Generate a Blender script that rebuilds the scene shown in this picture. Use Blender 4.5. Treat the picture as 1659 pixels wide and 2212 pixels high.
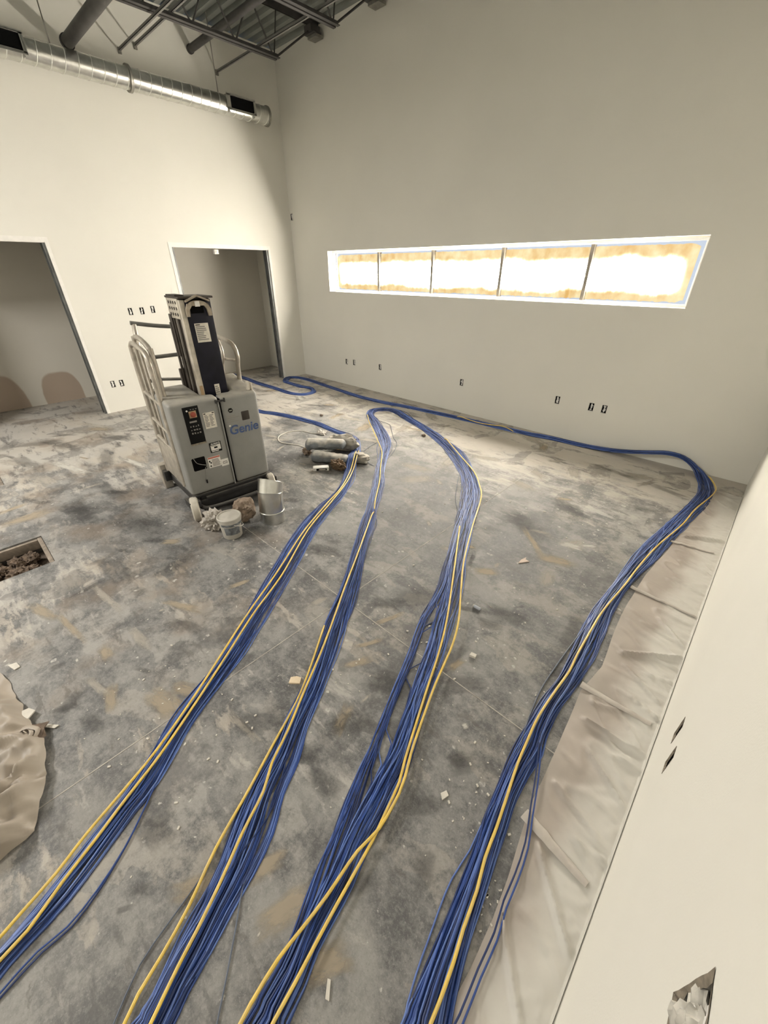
import bpy, bmesh, math, random
from mathutils import Vector, Matrix, Euler, noise as mnoise
random.seed(7)
PI = math.pi
for o in list(bpy.data.objects): bpy.data.objects.remove(o)
scene = bpy.context.scene
COL = scene.collection

# ---------------------------------------------------------------- camera
cd = bpy.data.cameras.new('camera'); cam = bpy.data.objects.new('camera', cd); COL.objects.link(cam)
cd.sensor_fit = 'VERTICAL'; cd.sensor_height = 36.0; cd.sensor_width = 27.0; cd.lens = 13.974
cd.clip_start = 0.02; cd.clip_end = 200
YAW, PITCH, ROLL = math.radians(43.467), math.radians(31.355), math.radians(-0.0365)
fwd = Vector((-math.sin(YAW)*math.cos(PITCH), math.cos(YAW)*math.cos(PITCH), -math.sin(PITCH)))
rgt = Vector((math.cos(YAW), math.sin(YAW), 0)); upv = rgt.cross(fwd)
r2 = rgt*math.cos(ROLL) + upv*math.sin(ROLL); u2 = upv*math.cos(ROLL) - rgt*math.sin(ROLL)
cam.matrix_world = Matrix(((r2.x, u2.x, -fwd.x, 0), (r2.y, u2.y, -fwd.y, 0), (r2.z, u2.z, -fwd.z, 1.85), (0, 0, 0, 1)))
scene.camera = cam

# ---------------------------------------------------------------- world, exposure, lights
w = bpy.data.worlds.new('world'); scene.world = w; w.use_nodes = True
w.node_tree.nodes['Background'].inputs[0].default_value = (0.75, 0.85, 1.0, 1)
w.node_tree.nodes['Background'].inputs[1].default_value = 0.4
vs = scene.view_settings
vs.view_transform = 'Standard'; vs.look = 'None'; vs.gamma = 1.0; vs.use_curve_mapping = False
vs.exposure = 1.05
WINDOW_LIGHT = 56.0      # daylight coming through the papered window
FILL_LAMPS = ((-1.6, -1.7, 3.75, 14.0), (-4.6, -2.2, 3.75, 120.0))      # added out-of-view fill lamps: place and watts

# ---------------------------------------------------------------- helpers
def new_mat(name, color=(0.5, 0.5, 0.5), rough=0.6, metal=0.0, var=0.0, vscale=8.0, bump=0.0, bscale=60.0, dust=0.0, dustcol=(0.55, 0.51, 0.45), spec=0.5, dlo=0.3):
    m = bpy.data.materials.new(name); m.use_nodes = True
    nt = m.node_tree; b = nt.nodes['Principled BSDF']
    b.inputs['Roughness'].default_value = rough; b.inputs['Metallic'].default_value = metal; b.inputs['Specular IOR Level'].default_value = spec
    tc = nt.nodes.new('ShaderNodeNewGeometry')
    n = nt.nodes.new('ShaderNodeTexNoise'); n.inputs['Scale'].default_value = vscale; n.inputs['Detail'].default_value = 6
    nt.links.new(tc.outputs['Position'], n.inputs['Vector'])
    cr = nt.nodes.new('ShaderNodeValToRGB')
    cr.color_ramp.elements[0].position = 0.3; cr.color_ramp.elements[1].position = 0.7
    cr.color_ramp.elements[0].color = tuple(max(0, c*(1-var)) for c in color) + (1,)
    cr.color_ramp.elements[1].color = tuple(min(1, c*(1+var)) for c in color) + (1,)
    nt.links.new(n.outputs['Fac'], cr.inputs['Fac'])
    last = cr.outputs['Color']
    if dust > 0:      # plaster dust that has settled on faces looking up
        sx = nt.nodes.new('ShaderNodeSeparateXYZ'); nt.links.new(tc.outputs['Normal'], sx.inputs[0])
        mr = nt.nodes.new('ShaderNodeMapRange'); mr.inputs[1].default_value = dlo; mr.inputs[2].default_value = 0.95; mr.inputs[3].default_value = dust*0.10; mr.inputs[4].default_value = dust
        nt.links.new(sx.outputs['Z'], mr.inputs[0])
        n2 = nt.nodes.new('ShaderNodeTexNoise'); n2.inputs['Scale'].default_value = 14; n2.inputs['Detail'].default_value = 5
        nt.links.new(tc.outputs['Position'], n2.inputs['Vector'])
        mm = nt.nodes.new('ShaderNodeMath'); mm.operation = 'MULTIPLY'
        m3 = nt.nodes.new('ShaderNodeMapRange'); m3.inputs[1].default_value = 0.3; m3.inputs[2].default_value = 0.6; m3.inputs[3].default_value = 0.35; m3.inputs[4].default_value = 1.0
        nt.links.new(n2.outputs['Fac'], m3.inputs[0]); nt.links.new(mr.outputs[0], mm.inputs[0]); nt.links.new(m3.outputs[0], mm.inputs[1])
        mx = nt.nodes.new('ShaderNodeMixRGB'); mx.inputs[2].default_value = dustcol + (1,)
        nt.links.new(mm.outputs[0], mx.inputs[0]); nt.links.new(last, mx.inputs[1]); last = mx.outputs[0]
    nt.links.new(last, b.inputs['Base Color'])
    if bump > 0:
        n3 = nt.nodes.new('ShaderNodeTexNoise'); n3.inputs['Scale'].default_value = bscale; n3.inputs['Detail'].default_value = 4
        nt.links.new(tc.outputs['Position'], n3.inputs['Vector'])
        bp = nt.nodes.new('ShaderNodeBump'); bp.inputs['Strength'].default_value = bump; bp.inputs['Distance'].default_value = 0.01
        nt.links.new(n3.outputs['Fac'], bp.inputs['Height']); nt.links.new(bp.outputs[0], b.inputs['Normal'])
    return m

class MB:
    """collects geometry for one mesh"""
    def __init__(s): s.v = []; s.f = []
    def add(s, vs_, fs):
        k = len(s.v); s.v += [tuple(p) for p in vs_]; s.f += [tuple(i+k for i in f) for f in fs]; return s
    def box(s, a, b, rot=None, piv=None):
        x0, y0, z0 = a; x1, y1, z1 = b
        P = [Vector(p) for p in ((x0,y0,z0),(x1,y0,z0),(x1,y1,z0),(x0,y1,z0),(x0,y0,z1),(x1,y0,z1),(x1,y1,z1),(x0,y1,z1))]
        if rot:
            c = Vector(piv) if piv else sum(P, Vector())/8
            M = Euler(rot).to_matrix(); P = [c + M @ (p-c) for p in P]
        return s.add(P, ((0,3,2,1),(4,5,6,7),(0,1,5,4),(1,2,6,5),(2,3,7,6),(3,0,4,7)))
    def tube(s, pts, r, n=8, caps=True, closed=False):
        P = [Vector(p) for p in pts]; m = len(P); rs = r if hasattr(r, '__len__') else [r]*m
        rings = []; prev = None
        for i in range(m):
            if closed: t = P[(i+1) % m]-P[i-1]
            else: t = P[min(i+1, m-1)]-P[max(i-1, 0)]
            t.normalize()
            if prev is None:
                up = Vector((0,0,1)) if abs(t.z) < 0.9 else Vector((1,0,0)); a = t.cross(up).normalized()
            else:
                a = prev - t*prev.dot(t)
                if a.length < 1e-6: a = t.orthogonal()
                a.normalize()
            b = t.cross(a); prev = a
            rings.append([P[i]+(a*math.cos(2*PI*j/n)+b*math.sin(2*PI*j/n))*rs[i] for j in range(n)])
        k = len(s.v); s.v += [tuple(p) for R in rings for p in R]
        for i in range(m if closed else m-1):
            i2 = (i+1) % m
            for j in range(n):
                s.f.append((k+i*n+j, k+i*n+(j+1) % n, k+i2*n+(j+1) % n, k+i2*n+j))
        if caps and not closed:
            s.f.append(tuple(k+j for j in reversed(range(n)))); s.f.append(tuple(k+(m-1)*n+j for j in range(n)))
        return s
    def lathe(s, prof, n=24, c=(0,0,0), axis='z'):
        k = len(s.v)
        for r, h in prof:
            for j in range(n):
                a = 2*PI*j/n; p = (r*math.cos(a), r*math.sin(a), h)
                if axis == 'y': p = (p[0], p[2], p[1])
                if axis == 'x': p = (p[2], p[0], p[1])
                s.v.append((c[0]+p[0], c[1]+p[1], c[2]+p[2]))
        for i in range(len(prof)-1):
            for j in range(n):
                q = (k+i*n+j, k+i*n+(j+1) % n, k+(i+1)*n+(j+1) % n, k+(i+1)*n+j)
                s.f.append(q if axis != 'y' else q[::-1])
        return s
    def prism(s, poly, a, b, axis='y'):
        """extrude a 2d polygon; axis y: poly=(x,z); axis x: poly=(y,z); axis z: poly=(x,y)"""
        n = len(poly)
        def P(p, t): return {'y': (p[0], t, p[1]), 'x': (t, p[0], p[1]), 'z': (p[0], p[1], t)}[axis]
        k = len(s.v); s.v += [P(p, a) for p in poly] + [P(p, b) for p in poly]
        s.f.append(tuple(k+i for i in range(n))); s.f.append(tuple(k+n+i for i in reversed(range(n))))
        for i in range(n): s.f.append((k+i, k+n+i, k+n+(i+1) % n, k+(i+1) % n))
        return s
    def mesh(s, name, mat=None, smooth=False, fix=True, bevel=0.0, bseg=2, angle=40):
        me = bpy.data.meshes.new(name); me.from_pydata(s.v, [], s.f)
        if fix or bevel:
            bm = bmesh.new(); bm.from_mesh(me)
            bmesh.ops.recalc_face_normals(bm, faces=bm.faces)
            if bevel:
                ed = [e for e in bm.edges if len(e.link_faces) == 2 and e.calc_face_angle(0) > math.radians(30)]
                bmesh.ops.bevel(bm, geom=ed, offset=bevel, segments=bseg, profile=0.5, affect='EDGES', clamp_overlap=True)
            bm.to_mesh(me); bm.free()
        if smooth or bevel:
            for p in me.polygons: p.use_smooth = True
            try: me.set_sharp_from_angle(angle=math.radians(angle))
            except Exception: pass
        if mat: me.materials.append(mat)
        return me

def put(name, me, parent=None, loc=None, rot=None, label=None, cat=None, group=None, kind=None):
    o = bpy.data.objects.new(name, me); COL.objects.link(o)
    if parent: o.parent = parent
    if loc: o.location = loc
    if rot: o.rotation_euler = rot
    if label: o['label'] = label
    if cat: o['category'] = cat
    if group: o['group'] = group
    if kind: o['kind'] = kind
    return o
def obj(name, mb, mat, parent=None, smooth=False, bevel=0.0, fix=True, angle=40, bseg=2, **kw):
    return put(name, mb.mesh(name, mat, smooth, fix, bevel, bseg, angle), parent, **kw)
def thing(name, label, cat, loc=(0,0,0), rz=0.0, group=None):
    o = bpy.data.objects.new(name, None); COL.objects.link(o); o.empty_display_size = 0.1
    o.location = loc; o.rotation_euler = (0, 0, rz); o['label'] = label; o['category'] = cat
    if group: o['group'] = group
    return o
def fbm(p, sc=1.0, oct_=4):
    return mnoise.fractal(Vector(p)*sc, 1.0, 2.0, oct_)
def crom(pts, step):
    """smooth resampling of control tuples (first three are x, y, z)"""
    out = []; n = len(pts)
    for i in range(n-1):
        p0, p1, p2, p3 = pts[max(i-1,0)], pts[i], pts[i+1], pts[min(i+2,n-1)]
        L = math.dist(p1[:3], p2[:3]); k = max(1, int(round(L/step)))
        for j in range(k):
            t = j/k
            out.append(tuple(0.5*((2*b)+(-a+c)*t+(2*a-5*b+4*c-d)*t*t+(-a+3*b-3*c+d)*t**3) for a, b, c, d in zip(p0, p1, p2, p3)))
    out.append(tuple(pts[-1])); return out
def lump(size, seed, amp=0.25, sc=2.5, sub=4, flat=True):
    """crumpled closed lump"""
    bm = bmesh.new(); bmesh.ops.create_icosphere(bm, subdivisions=sub, radius=1.0)
    off = Vector((seed*3.1, seed*1.7, seed*0.9))
    for v in bm.verts:
        d = v.co.normalized()
        n = mnoise.fractal(d*sc+off, 0.9, 2.0, 5); rid = 1-abs(mnoise.noise(d*sc*1.6+off*2))*2
        k = 1+amp*(0.6*n+0.5*rid-0.2)
        p = d*k; v.co = Vector((p.x*size[0], p.y*size[1], (p.z+0.9)*size[2]))
        if flat and v.co.z < 0.004: v.co.z = 0.004
    mb = MB(); bm.verts.ensure_lookup_table()
    mb.v = [tuple(v.co) for v in bm.verts]; mb.f = [tuple(v.index for v in f.verts) for f in bm.faces]; bm.free()
    return mb

# ---------------------------------------------------------------- materials
X1, X3, Y2 = -7.079, 0.207, 5.099
ZC = 4.62
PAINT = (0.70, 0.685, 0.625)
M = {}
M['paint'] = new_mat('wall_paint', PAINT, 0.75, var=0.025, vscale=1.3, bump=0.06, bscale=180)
M['bead'] = new_mat('corner_bead', (0.76, 0.74, 0.70), 0.6, var=0.05, vscale=20)
M['stud'] = new_mat('stud_metal', (0.16, 0.165, 0.165), 0.45, metal=0.5, var=0.3, vscale=9)
M['galv'] = new_mat('galvanised', (0.62, 0.62, 0.59), 0.28, metal=1.0, var=0.12, vscale=14)
M['galv_dull'] = new_mat('galvanised_dull', (0.30, 0.29, 0.26), 0.5, metal=0.8, var=0.2, vscale=14)
M['steel'] = new_mat('joist_steel', (0.058, 0.055, 0.053), 0.5, metal=0.2, var=0.25, vscale=8)
M['deck'] = new_mat('roof_deck', (0.24, 0.255, 0.235), 0.5, metal=0.3, var=0.15, vscale=3)
M['black'] = new_mat('black', (0.008, 0.008, 0.009), 0.6, spec=0.2)
M['dark'] = new_mat('dark_void', (0.004, 0.004, 0.004), 0.9, spec=0.05)
M['white'] = new_mat('white_plastic', (0.72, 0.71, 0.68), 0.5, var=0.05, vscale=30)
M['brown'] = new_mat('torn_board', (0.20, 0.17, 0.13), 0.9, var=0.4, vscale=60)

def floor_material():
    m = bpy.data.materials.new('dusty_concrete'); m.use_nodes = True; nt = m.node_tree; N = nt.nodes; L = nt.links
    b = N['Principled BSDF']; geo = N.new('ShaderNodeNewGeometry'); pos = geo.outputs['Position']
    def mapp(rot=0, sc=(1,1,1), src=None):
        q = N.new('ShaderNodeMapping'); q.inputs['Rotation'].default_value = (0,0,rot); q.inputs['Scale'].default_value = sc
        L.new(src or pos, q.inputs['Vector']); return q.outputs[0]
    def noi(vec, sc, det=6, rough=0.6, dist=0.0):
        q = N.new('ShaderNodeTexNoise'); q.inputs['Scale'].default_value = sc; q.inputs['Detail'].default_value = det
        q.inputs['Roughness'].default_value = rough; q.inputs['Distortion'].default_value = dist; L.new(vec, q.inputs['Vector']); return q.outputs['Fac']
    def rng(v, a, c, lo=0.0, hi=1.0):
        q = N.new('ShaderNodeMapRange'); q.interpolation_type = 'SMOOTHSTEP'
        for i, x in enumerate((a, c, lo, hi)): q.inputs[i+1].default_value = x
        L.new(v, q.inputs[0]); return q.outputs[0]
    def mth(op, a, c=None):
        q = N.new('ShaderNodeMath'); q.operation = op; q.use_clamp = True
        for i, x in enumerate((a, c)):
            if x is None: continue
            if isinstance(x, (int, float)): q.inputs[i].default_value = x
            else: L.new(x, q.inputs[i])
        return q.outputs[0]
    def mix(f, a, c):
        q = N.new('ShaderNodeMixRGB')
        for i, x in enumerate((f, a, c)):
            if isinstance(x, tuple): q.inputs[i].default_value = x + (1,)
            elif isinstance(x, (int, float)): q.inputs[i].default_value = x
            else: L.new(x, q.inputs[i])
        return q.outputs[0]
    sep = N.new('ShaderNodeSeparateXYZ'); L.new(pos, sep.inputs[0]); X, Y = sep.outputs['X'], sep.outputs['Y']
    warp = N.new('ShaderNodeTexNoise'); warp.inputs['Scale'].default_value = 2.2; warp.inputs['Detail'].default_value = 8; warp.inputs['Roughness'].default_value = 0.7; L.new(pos, warp.inputs['Vector'])
    vadd = N.new('ShaderNodeVectorMath'); vadd.operation = 'MULTIPLY_ADD'; vadd.inputs[1].default_value = (0.16,0.16,0.0)
    L.new(warp.outputs['Color'], vadd.inputs[0]); L.new(pos, vadd.inputs[2]); wpos = vadd.outputs[0]
    big = noi(pos, 0.8, 8, 0.62)
    mid = noi(pos, 4.2, 11, 0.76)
    mid2 = noi(pos, 1.9, 10, 0.70)
    fine = noi(pos, 45, 5, 0.75)
    s1 = noi(mapp(0.75, (1.0, 4.6, 1), wpos), 2.0, 9, 0.66)
    s2 = noi(mapp(-0.45, (1.0, 5.2, 1), wpos), 2.3, 9, 0.66)
    s3 = noi(mapp(1.75, (1.0, 4.8, 1), wpos), 2.6, 9, 0.68)
    vo = N.new('ShaderNodeTexVoronoi'); vo.distance = 'CHEBYCHEV'; vo.inputs['Scale'].default_value = 3.4; L.new(mapp(0.62, (0.75, 1.9, 1), wpos), vo.inputs['Vector'])
    cell = N.new('ShaderNodeSeparateXYZ'); L.new(vo.outputs['Color'], cell.inputs[0]); cell = cell.outputs['X']
    vo2 = N.new('ShaderNodeTexVoronoi'); vo2.distance = 'CHEBYCHEV'; vo2.inputs['Scale'].default_value = 2.6; L.new(mapp(-0.35, (1.7, 0.8, 1), wpos), vo2.inputs['Vector'])
    cell2 = N.new('ShaderNodeSeparateXYZ'); L.new(vo2.outputs['Color'], cell2.inputs[0]); cell2 = cell2.outputs['Y']
    base = mix(rng(mid, 0.40, 0.60), (0.084, 0.084, 0.084), (0.210, 0.206, 0.197))
    base = mix(mth('MULTIPLY', rng(mid2, 0.51, 0.60), 0.55), base, (0.275, 0.266, 0.250))
    base = mix(mth('MULTIPLY', rng(mid2, 0.46, 0.38), 0.60), base, (0.074, 0.074, 0.075))
    base = mix(mth('MULTIPLY', rng(fine, 0.45, 0.66), 0.38), base, (0.295, 0.286, 0.270))
    grit = noi(pos, 150, 3, 0.8)
    base = mix(mth('MULTIPLY', rng(grit, 0.56, 0.66), 0.35), base, (0.37, 0.36, 0.34))
    base = mix(mth('MULTIPLY', rng(grit, 0.42, 0.34), 0.35), base, (0.05, 0.048, 0.046))
    # trowelled and scraped patches of compound and dust
    dirt = mix(rng(noi(pos, 1.1, 4), 0.4, 0.6), (0.40, 0.355, 0.295), (0.39, 0.37, 0.34))
    near_w2 = rng(Y, 2.9, 5.0); near_w1 = rng(X, -3.4, -6.8); left = rng(Y, 0.5, -0.9)
    edge = mth('MAXIMUM', mth('MAXIMUM', near_w2, near_w1), mth('MULTIPLY', left, 0.60))
    amount = mth('ADD', mth('MULTIPLY', edge, 0.34), mth('MULTIPLY', rng(big, 0.38, 0.66), 0.27))
    thr = mth('SUBTRACT', 0.80, amount)
    def over(v, soft=0.06):
        q = N.new('ShaderNodeMath'); q.operation = 'SUBTRACT'; L.new(v, q.inputs[0]); L.new(thr, q.inputs[1]); return rng(q.outputs[0], -soft*0.3, soft)
    c = mix(mth('MULTIPLY', over(s1), 0.68), base, dirt)
    c = mix(mth('MULTIPLY', over(s2), 0.58), c, dirt)
    c = mix(mth('MULTIPLY', over(s3), 0.45), c, (0.44, 0.415, 0.375))
    c = mix(mth('MULTIPLY', mth('MULTIPLY', rng(cell, 0.66, 0.68), rng(mid, 0.40, 0.56)), mth('ADD', mth('MULTIPLY', edge, 0.42), 0.26)), c, dirt)
    c = mix(mth('MULTIPLY', near_w2, mth('MULTIPLY', rng(mid, 0.28, 0.66), 0.75)), c, (0.50, 0.46, 0.40))
    c = mix(mth('MULTIPLY', edge, mth('MULTIPLY', rng(mid, 0.30, 0.66), 0.38)), c, (0.47, 0.45, 0.415))
    c = mix(mth('MULTIPLY', mth('MULTIPLY', rng(cell2, 0.78, 0.80), rng(mid, 0.60, 0.46)), 0.45), c, (0.075, 0.072, 0.070))
    # dark swept marks
    c = mix(mth('MULTIPLY', mth('MULTIPLY', rng(s2, 0.45, 0.37), rng(mid2, 0.60, 0.44)), 0.72), c, (0.095, 0.092, 0.090))
    c = mix(mth('MULTIPLY', mth('MULTIPLY', rng(s3, 0.43, 0.35), rng(big, 0.62, 0.42)), 0.62), c, (0.090, 0.082, 0.074))
    c = mix(mth('MULTIPLY', mth('MULTIPLY', rng(s1, 0.42, 0.34), near_w1), 0.6), c, (0.17, 0.165, 0.155))
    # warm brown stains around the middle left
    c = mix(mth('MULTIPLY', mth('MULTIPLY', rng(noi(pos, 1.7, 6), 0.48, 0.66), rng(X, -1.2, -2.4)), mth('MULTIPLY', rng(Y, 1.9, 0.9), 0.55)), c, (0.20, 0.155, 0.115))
    # splashes of white compound
    for sc, lo, hi, seedrot in ((9.0, 0.13, 0.09, 0.3), (26.0, 0.16, 0.11, 1.1)):
        v2 = N.new('ShaderNodeTexVoronoi'); v2.inputs['Scale'].default_value = sc; L.new(mapp(seedrot, (1,1,1), wpos), v2.inputs['Vector'])
        sc_ = N.new('ShaderNodeSeparateXYZ'); L.new(v2.outputs['Color'], sc_.inputs[0])
        c = mix(mth('MULTIPLY', mth('MULTIPLY', rng(v2.outputs['Distance'], lo, hi), rng(sc_.outputs['Y'], 0.66, 0.7)), rng(noi(pos, 30, 3), 0.35, 0.6, 0.1, 0.75)), c, (0.50, 0.48, 0.44))
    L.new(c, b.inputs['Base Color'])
    L.new(rng(mid, 0.3, 0.7, 0.55, 0.85), b.inputs['Roughness'])
    bp = N.new('ShaderNodeBump'); bp.inputs['Strength'].default_value = 0.25; bp.inputs['Distance'].default_value = 0.006
    L.new(mth('ADD', mth('MULTIPLY', fine, 0.35), mth('MULTIPLY', s1, 0.6)), bp.inputs['Height']); L.new(bp.outputs[0], b.inputs['Normal'])
    return m
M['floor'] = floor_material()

# ================================================================ the room shell
def panel(name, axis, pos, s0, s1, z0, z1, holes, thick, mat, kind='structure', parent=None):
    """flat slab with real openings; axis x: plane x=pos, s=y; axis y: plane y=pos, s=x; axis z: plane z=pos, s=x, z=y"""
    S = sorted({s0, s1, *[h[0] for h in holes], *[h[1] for h in holes]}); Z = sorted({z0, z1, *[h[2] for h in holes], *[h[3] for h in holes]})
    S = [s for s in S if s0 <= s <= s1]; Z = [z for z in Z if z0 <= z <= z1]
    def solid(i, j):
        if not (0 <= i < len(S)-1 and 0 <= j < len(Z)-1): return False
        a, c = (S[i]+S[i+1])/2, (Z[j]+Z[j+1])/2
        return not any(h[0] < a < h[1] and h[2] < c < h[3] for h in holes)
    vid = {}; mb = MB()
    def V(i, j, k):
        if (i, j, k) not in vid:
            d = pos + (thick if k else 0); s, z = S[i], Z[j]
            mb.v.append({'x': (d, s, z), 'y': (s, d, z), 'z': (s, z, d)}[axis]); vid[(i, j, k)] = len(mb.v)-1
        return vid[(i, j, k)]
    for i in range(len(S)-1):
        for j in range(len(Z)-1):
            if not solid(i, j): continue
            for k in (0, 1): mb.f.append((V(i,j,k), V(i+1,j,k), V(i+1,j+1,k), V(i,j+1,k)))
            for di, dj, e in ((-1,0,((i,j),(i,j+1))), (1,0,((i+1,j),(i+1,j+1))), (0,-1,((i,j),(i+1,j))), (0,1,((i,j+1),(i+1,j+1)))):
                if not solid(i+di, j+dj): mb.f.append((V(*e[0],0), V(*e[1],0), V(*e[1],1), V(*e[0],1)))
    return obj(name, mb, mat, parent, kind=kind)

OW, OH = 0.056, 0.092     # uncovered outlet box
OUT_W1 = [(2.139,1.336),(2.296,1.336),(2.45,1.346),(1.61,0.399),(1.727,0.396),(2.677,0.394)]
OUT_W2 = [(-5.774,0.411),(-5.574,0.421),(-4.924,0.430),(-3.269,0.443),(-1.846,0.459),(-1.436,0.455),(-1.29,0.458),(-7.03,2.63)]
OUT_W3 = [(1.302,0.452,0.05,0.10),(1.159,0.460,0.05,0.10),(0.315,1.06,0.10,0.13)]
D1 = (-0.22, 1.412, 0, 2.15); D2 = (2.94, 4.572, 0, 2.15)
def oh(s, z, w_=OW, h_=OH): return (s-w_/2, s+w_/2, z-h_/2, z+h_/2)
panel('wall_left', 'x', X1, -5.0, Y2, 0, ZC, [D1, D2] + [oh(*q) for q in OUT_W1], -0.13, M['paint'])
WX0, WX1, WZ0, WZ1 = -6.128, -0.843, 1.524, 2.114
panel('wall_far', 'y', Y2, -8.33, X3, 0, ZC, [(WX0, WX1, WZ0, WZ1)] + [oh(*q) for q in OUT_W2], 0.22, M['paint'])
panel('wall_right', 'x', X3, -5.0, Y2+0.22, 0, ZC, [oh(*q) for q in OUT_W3], 0.13, M['paint'])
panel('wall_rear', 'y', -5.0, X1, X3, 0, ZC, [], -0.13, M['paint'])

# closet rooms behind the two door openings
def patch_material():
    """painted board with two rounded brownish patches at its foot"""
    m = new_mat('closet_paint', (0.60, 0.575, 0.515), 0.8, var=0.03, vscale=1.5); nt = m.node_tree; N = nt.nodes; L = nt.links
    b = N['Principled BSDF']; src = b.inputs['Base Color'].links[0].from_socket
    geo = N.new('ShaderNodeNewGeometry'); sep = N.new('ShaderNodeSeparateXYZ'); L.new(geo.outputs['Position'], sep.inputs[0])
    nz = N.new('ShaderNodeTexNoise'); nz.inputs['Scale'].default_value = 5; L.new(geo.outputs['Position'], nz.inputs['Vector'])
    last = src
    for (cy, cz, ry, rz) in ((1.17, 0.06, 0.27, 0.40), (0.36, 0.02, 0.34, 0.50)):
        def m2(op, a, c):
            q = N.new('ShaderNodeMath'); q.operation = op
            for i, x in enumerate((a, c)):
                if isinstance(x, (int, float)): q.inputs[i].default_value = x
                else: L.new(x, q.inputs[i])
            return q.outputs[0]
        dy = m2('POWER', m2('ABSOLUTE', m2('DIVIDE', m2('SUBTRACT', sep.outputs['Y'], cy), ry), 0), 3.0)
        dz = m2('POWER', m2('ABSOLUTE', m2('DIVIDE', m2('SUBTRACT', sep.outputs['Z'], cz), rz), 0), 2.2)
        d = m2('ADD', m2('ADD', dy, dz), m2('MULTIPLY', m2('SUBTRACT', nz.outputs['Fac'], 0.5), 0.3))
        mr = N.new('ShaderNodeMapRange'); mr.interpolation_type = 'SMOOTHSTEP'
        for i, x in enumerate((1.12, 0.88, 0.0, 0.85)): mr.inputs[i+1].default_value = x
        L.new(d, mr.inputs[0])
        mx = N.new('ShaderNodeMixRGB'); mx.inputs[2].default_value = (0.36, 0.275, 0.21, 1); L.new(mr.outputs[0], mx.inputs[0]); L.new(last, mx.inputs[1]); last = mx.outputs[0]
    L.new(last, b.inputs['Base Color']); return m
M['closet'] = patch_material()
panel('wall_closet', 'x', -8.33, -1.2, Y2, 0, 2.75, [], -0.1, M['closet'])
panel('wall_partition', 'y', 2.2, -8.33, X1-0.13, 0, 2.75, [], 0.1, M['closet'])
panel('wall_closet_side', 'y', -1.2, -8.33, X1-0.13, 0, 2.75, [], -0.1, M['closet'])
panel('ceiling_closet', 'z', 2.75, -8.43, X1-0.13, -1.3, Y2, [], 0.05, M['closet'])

PITS = [(-3.865, -3.388, -0.85, 0.012), (-5.52, -5.24, -0.7, -0.045)]
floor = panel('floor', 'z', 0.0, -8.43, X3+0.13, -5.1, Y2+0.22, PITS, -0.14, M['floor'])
M['pit'] = new_mat('pit_earth', (0.10, 0.075, 0.055), 0.95, var=0.5, vscale=25, bump=0.6, bscale=40)
obj('floor_subbase', MB().box((-8.43,-5.1,-0.2), (X3+0.13, Y2+0.22, -0.141)), M['pit'], kind='structure')
# saw-cut control joints filled with pale dust
M['joint'] = new_mat('joint_dust', (0.36, 0.335, 0.295), 0.9, var=0.35, vscale=9)
for nm, a, c in (('joint', (-3.0, 1.2155), (X3-0.26, 1.2205)), ('joint', (-1.5225, -0.6), (-1.5175, 4.12))):
    obj(nm, MB().box((a[0], a[1], -0.001), (c[0], c[1], 0.0012)), M['joint'], floor)

# roof deck
prof = []; y = -5.0
while y < Y2+0.2:
    prof += [(y, ZC), (y+0.06, ZC), (y+0.075, ZC+0.045), (y+0.135, ZC+0.045)]; y += 0.15
mb = MB(); k = len(prof)
mb.v = [(-7.22, p[0], p[1]) for p in prof] + [(X3+0.13, p[0], p[1]) for p in prof]
mb.f = [(i, i+1, k+i+1, k+i) for i in range(k-1)]
obj('ceiling', mb, M['deck'], kind='structure', fix=False)

# door trims: white corner bead round each opening and dark metal jamb lining
n = 1
for (a, c, z0, z1) in (D1, D2):
    mb = MB()
    for (s0, s1, q0, q1) in ((a-0.045, a, 0, z1+0.045), (c, c+0.04, 0, z1+0.045), (a, c, z1, z1+0.045)):
        mb.box((X1, s0, q0), (X1+0.006, s1, q1))
    mb.box((X1-0.1, a, z1-0.012), (X1, c, z1))
    obj('trim_%d' % n, mb, M['bead'], kind='structure'); n += 1
    for s, sg in ((c, -1), (a, 1)):      # jamb lining: a steel channel with two lips
        mb = MB(); y0, y1 = sorted((s, s+sg*0.010))
        mb.box((X1-0.125, y0, 0), (X1-0.012, y1, z1-0.012))
        y0, y1 = sorted((s+sg*0.010, s+sg*0.03))
        mb.box((X1-0.125, y0, 0), (X1-0.105, y1, z1-0.012)); mb.box((X1-0.03, y0, 0), (X1-0.014, y1, z1-0.012))
        obj('trim_%d' % n, mb, M['stud'], kind='structure'); n += 1

# ---------------------------------------------------------------- window
win = bpy.data.objects.new('window_1', None); COL.objects.link(win); win['kind'] = 'structure'
win['label'] = 'long low window strip backlit through yellowed paper, set in the far wall'
M['alu'] = new_mat('window_aluminium', (0.72, 0.74, 0.78), 0.4, metal=0.0, var=0.04, vscale=20)
M['mull'] = new_mat('mullion_bronze', (0.20, 0.18, 0.15), 0.5, var=0.2, vscale=20)
YF = Y2+0.115
FW = 0.034
mb = MB(); mb.box((WX0, YF, WZ0), (WX1, YF+0.05, WZ0+FW)).box((WX0, YF, WZ1-FW), (WX1, YF+0.05, WZ1)).box((WX0, YF, WZ0+FW), (WX0+FW, YF+0.05, WZ1-FW)).box((WX1-FW, YF, WZ0+FW), (WX1, YF+0.05, WZ1-FW))
obj('frame', mb, M['alu'], win, bevel=0.004)
mb = MB(); mb.box((WX0, YF-0.012, WZ0), (WX1, YF, WZ0+0.012)).box((WX0, YF-0.012, WZ1-0.012), (WX1, YF, WZ1)).box((WX0, YF-0.012, WZ0+0.012), (WX0+0.012, YF, WZ1-0.012)).box((WX1-0.012, YF-0.012, WZ0+0.012), (WX1, YF, WZ1-0.012))
obj('glazing_stop', mb, M['bead'], win)
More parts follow.
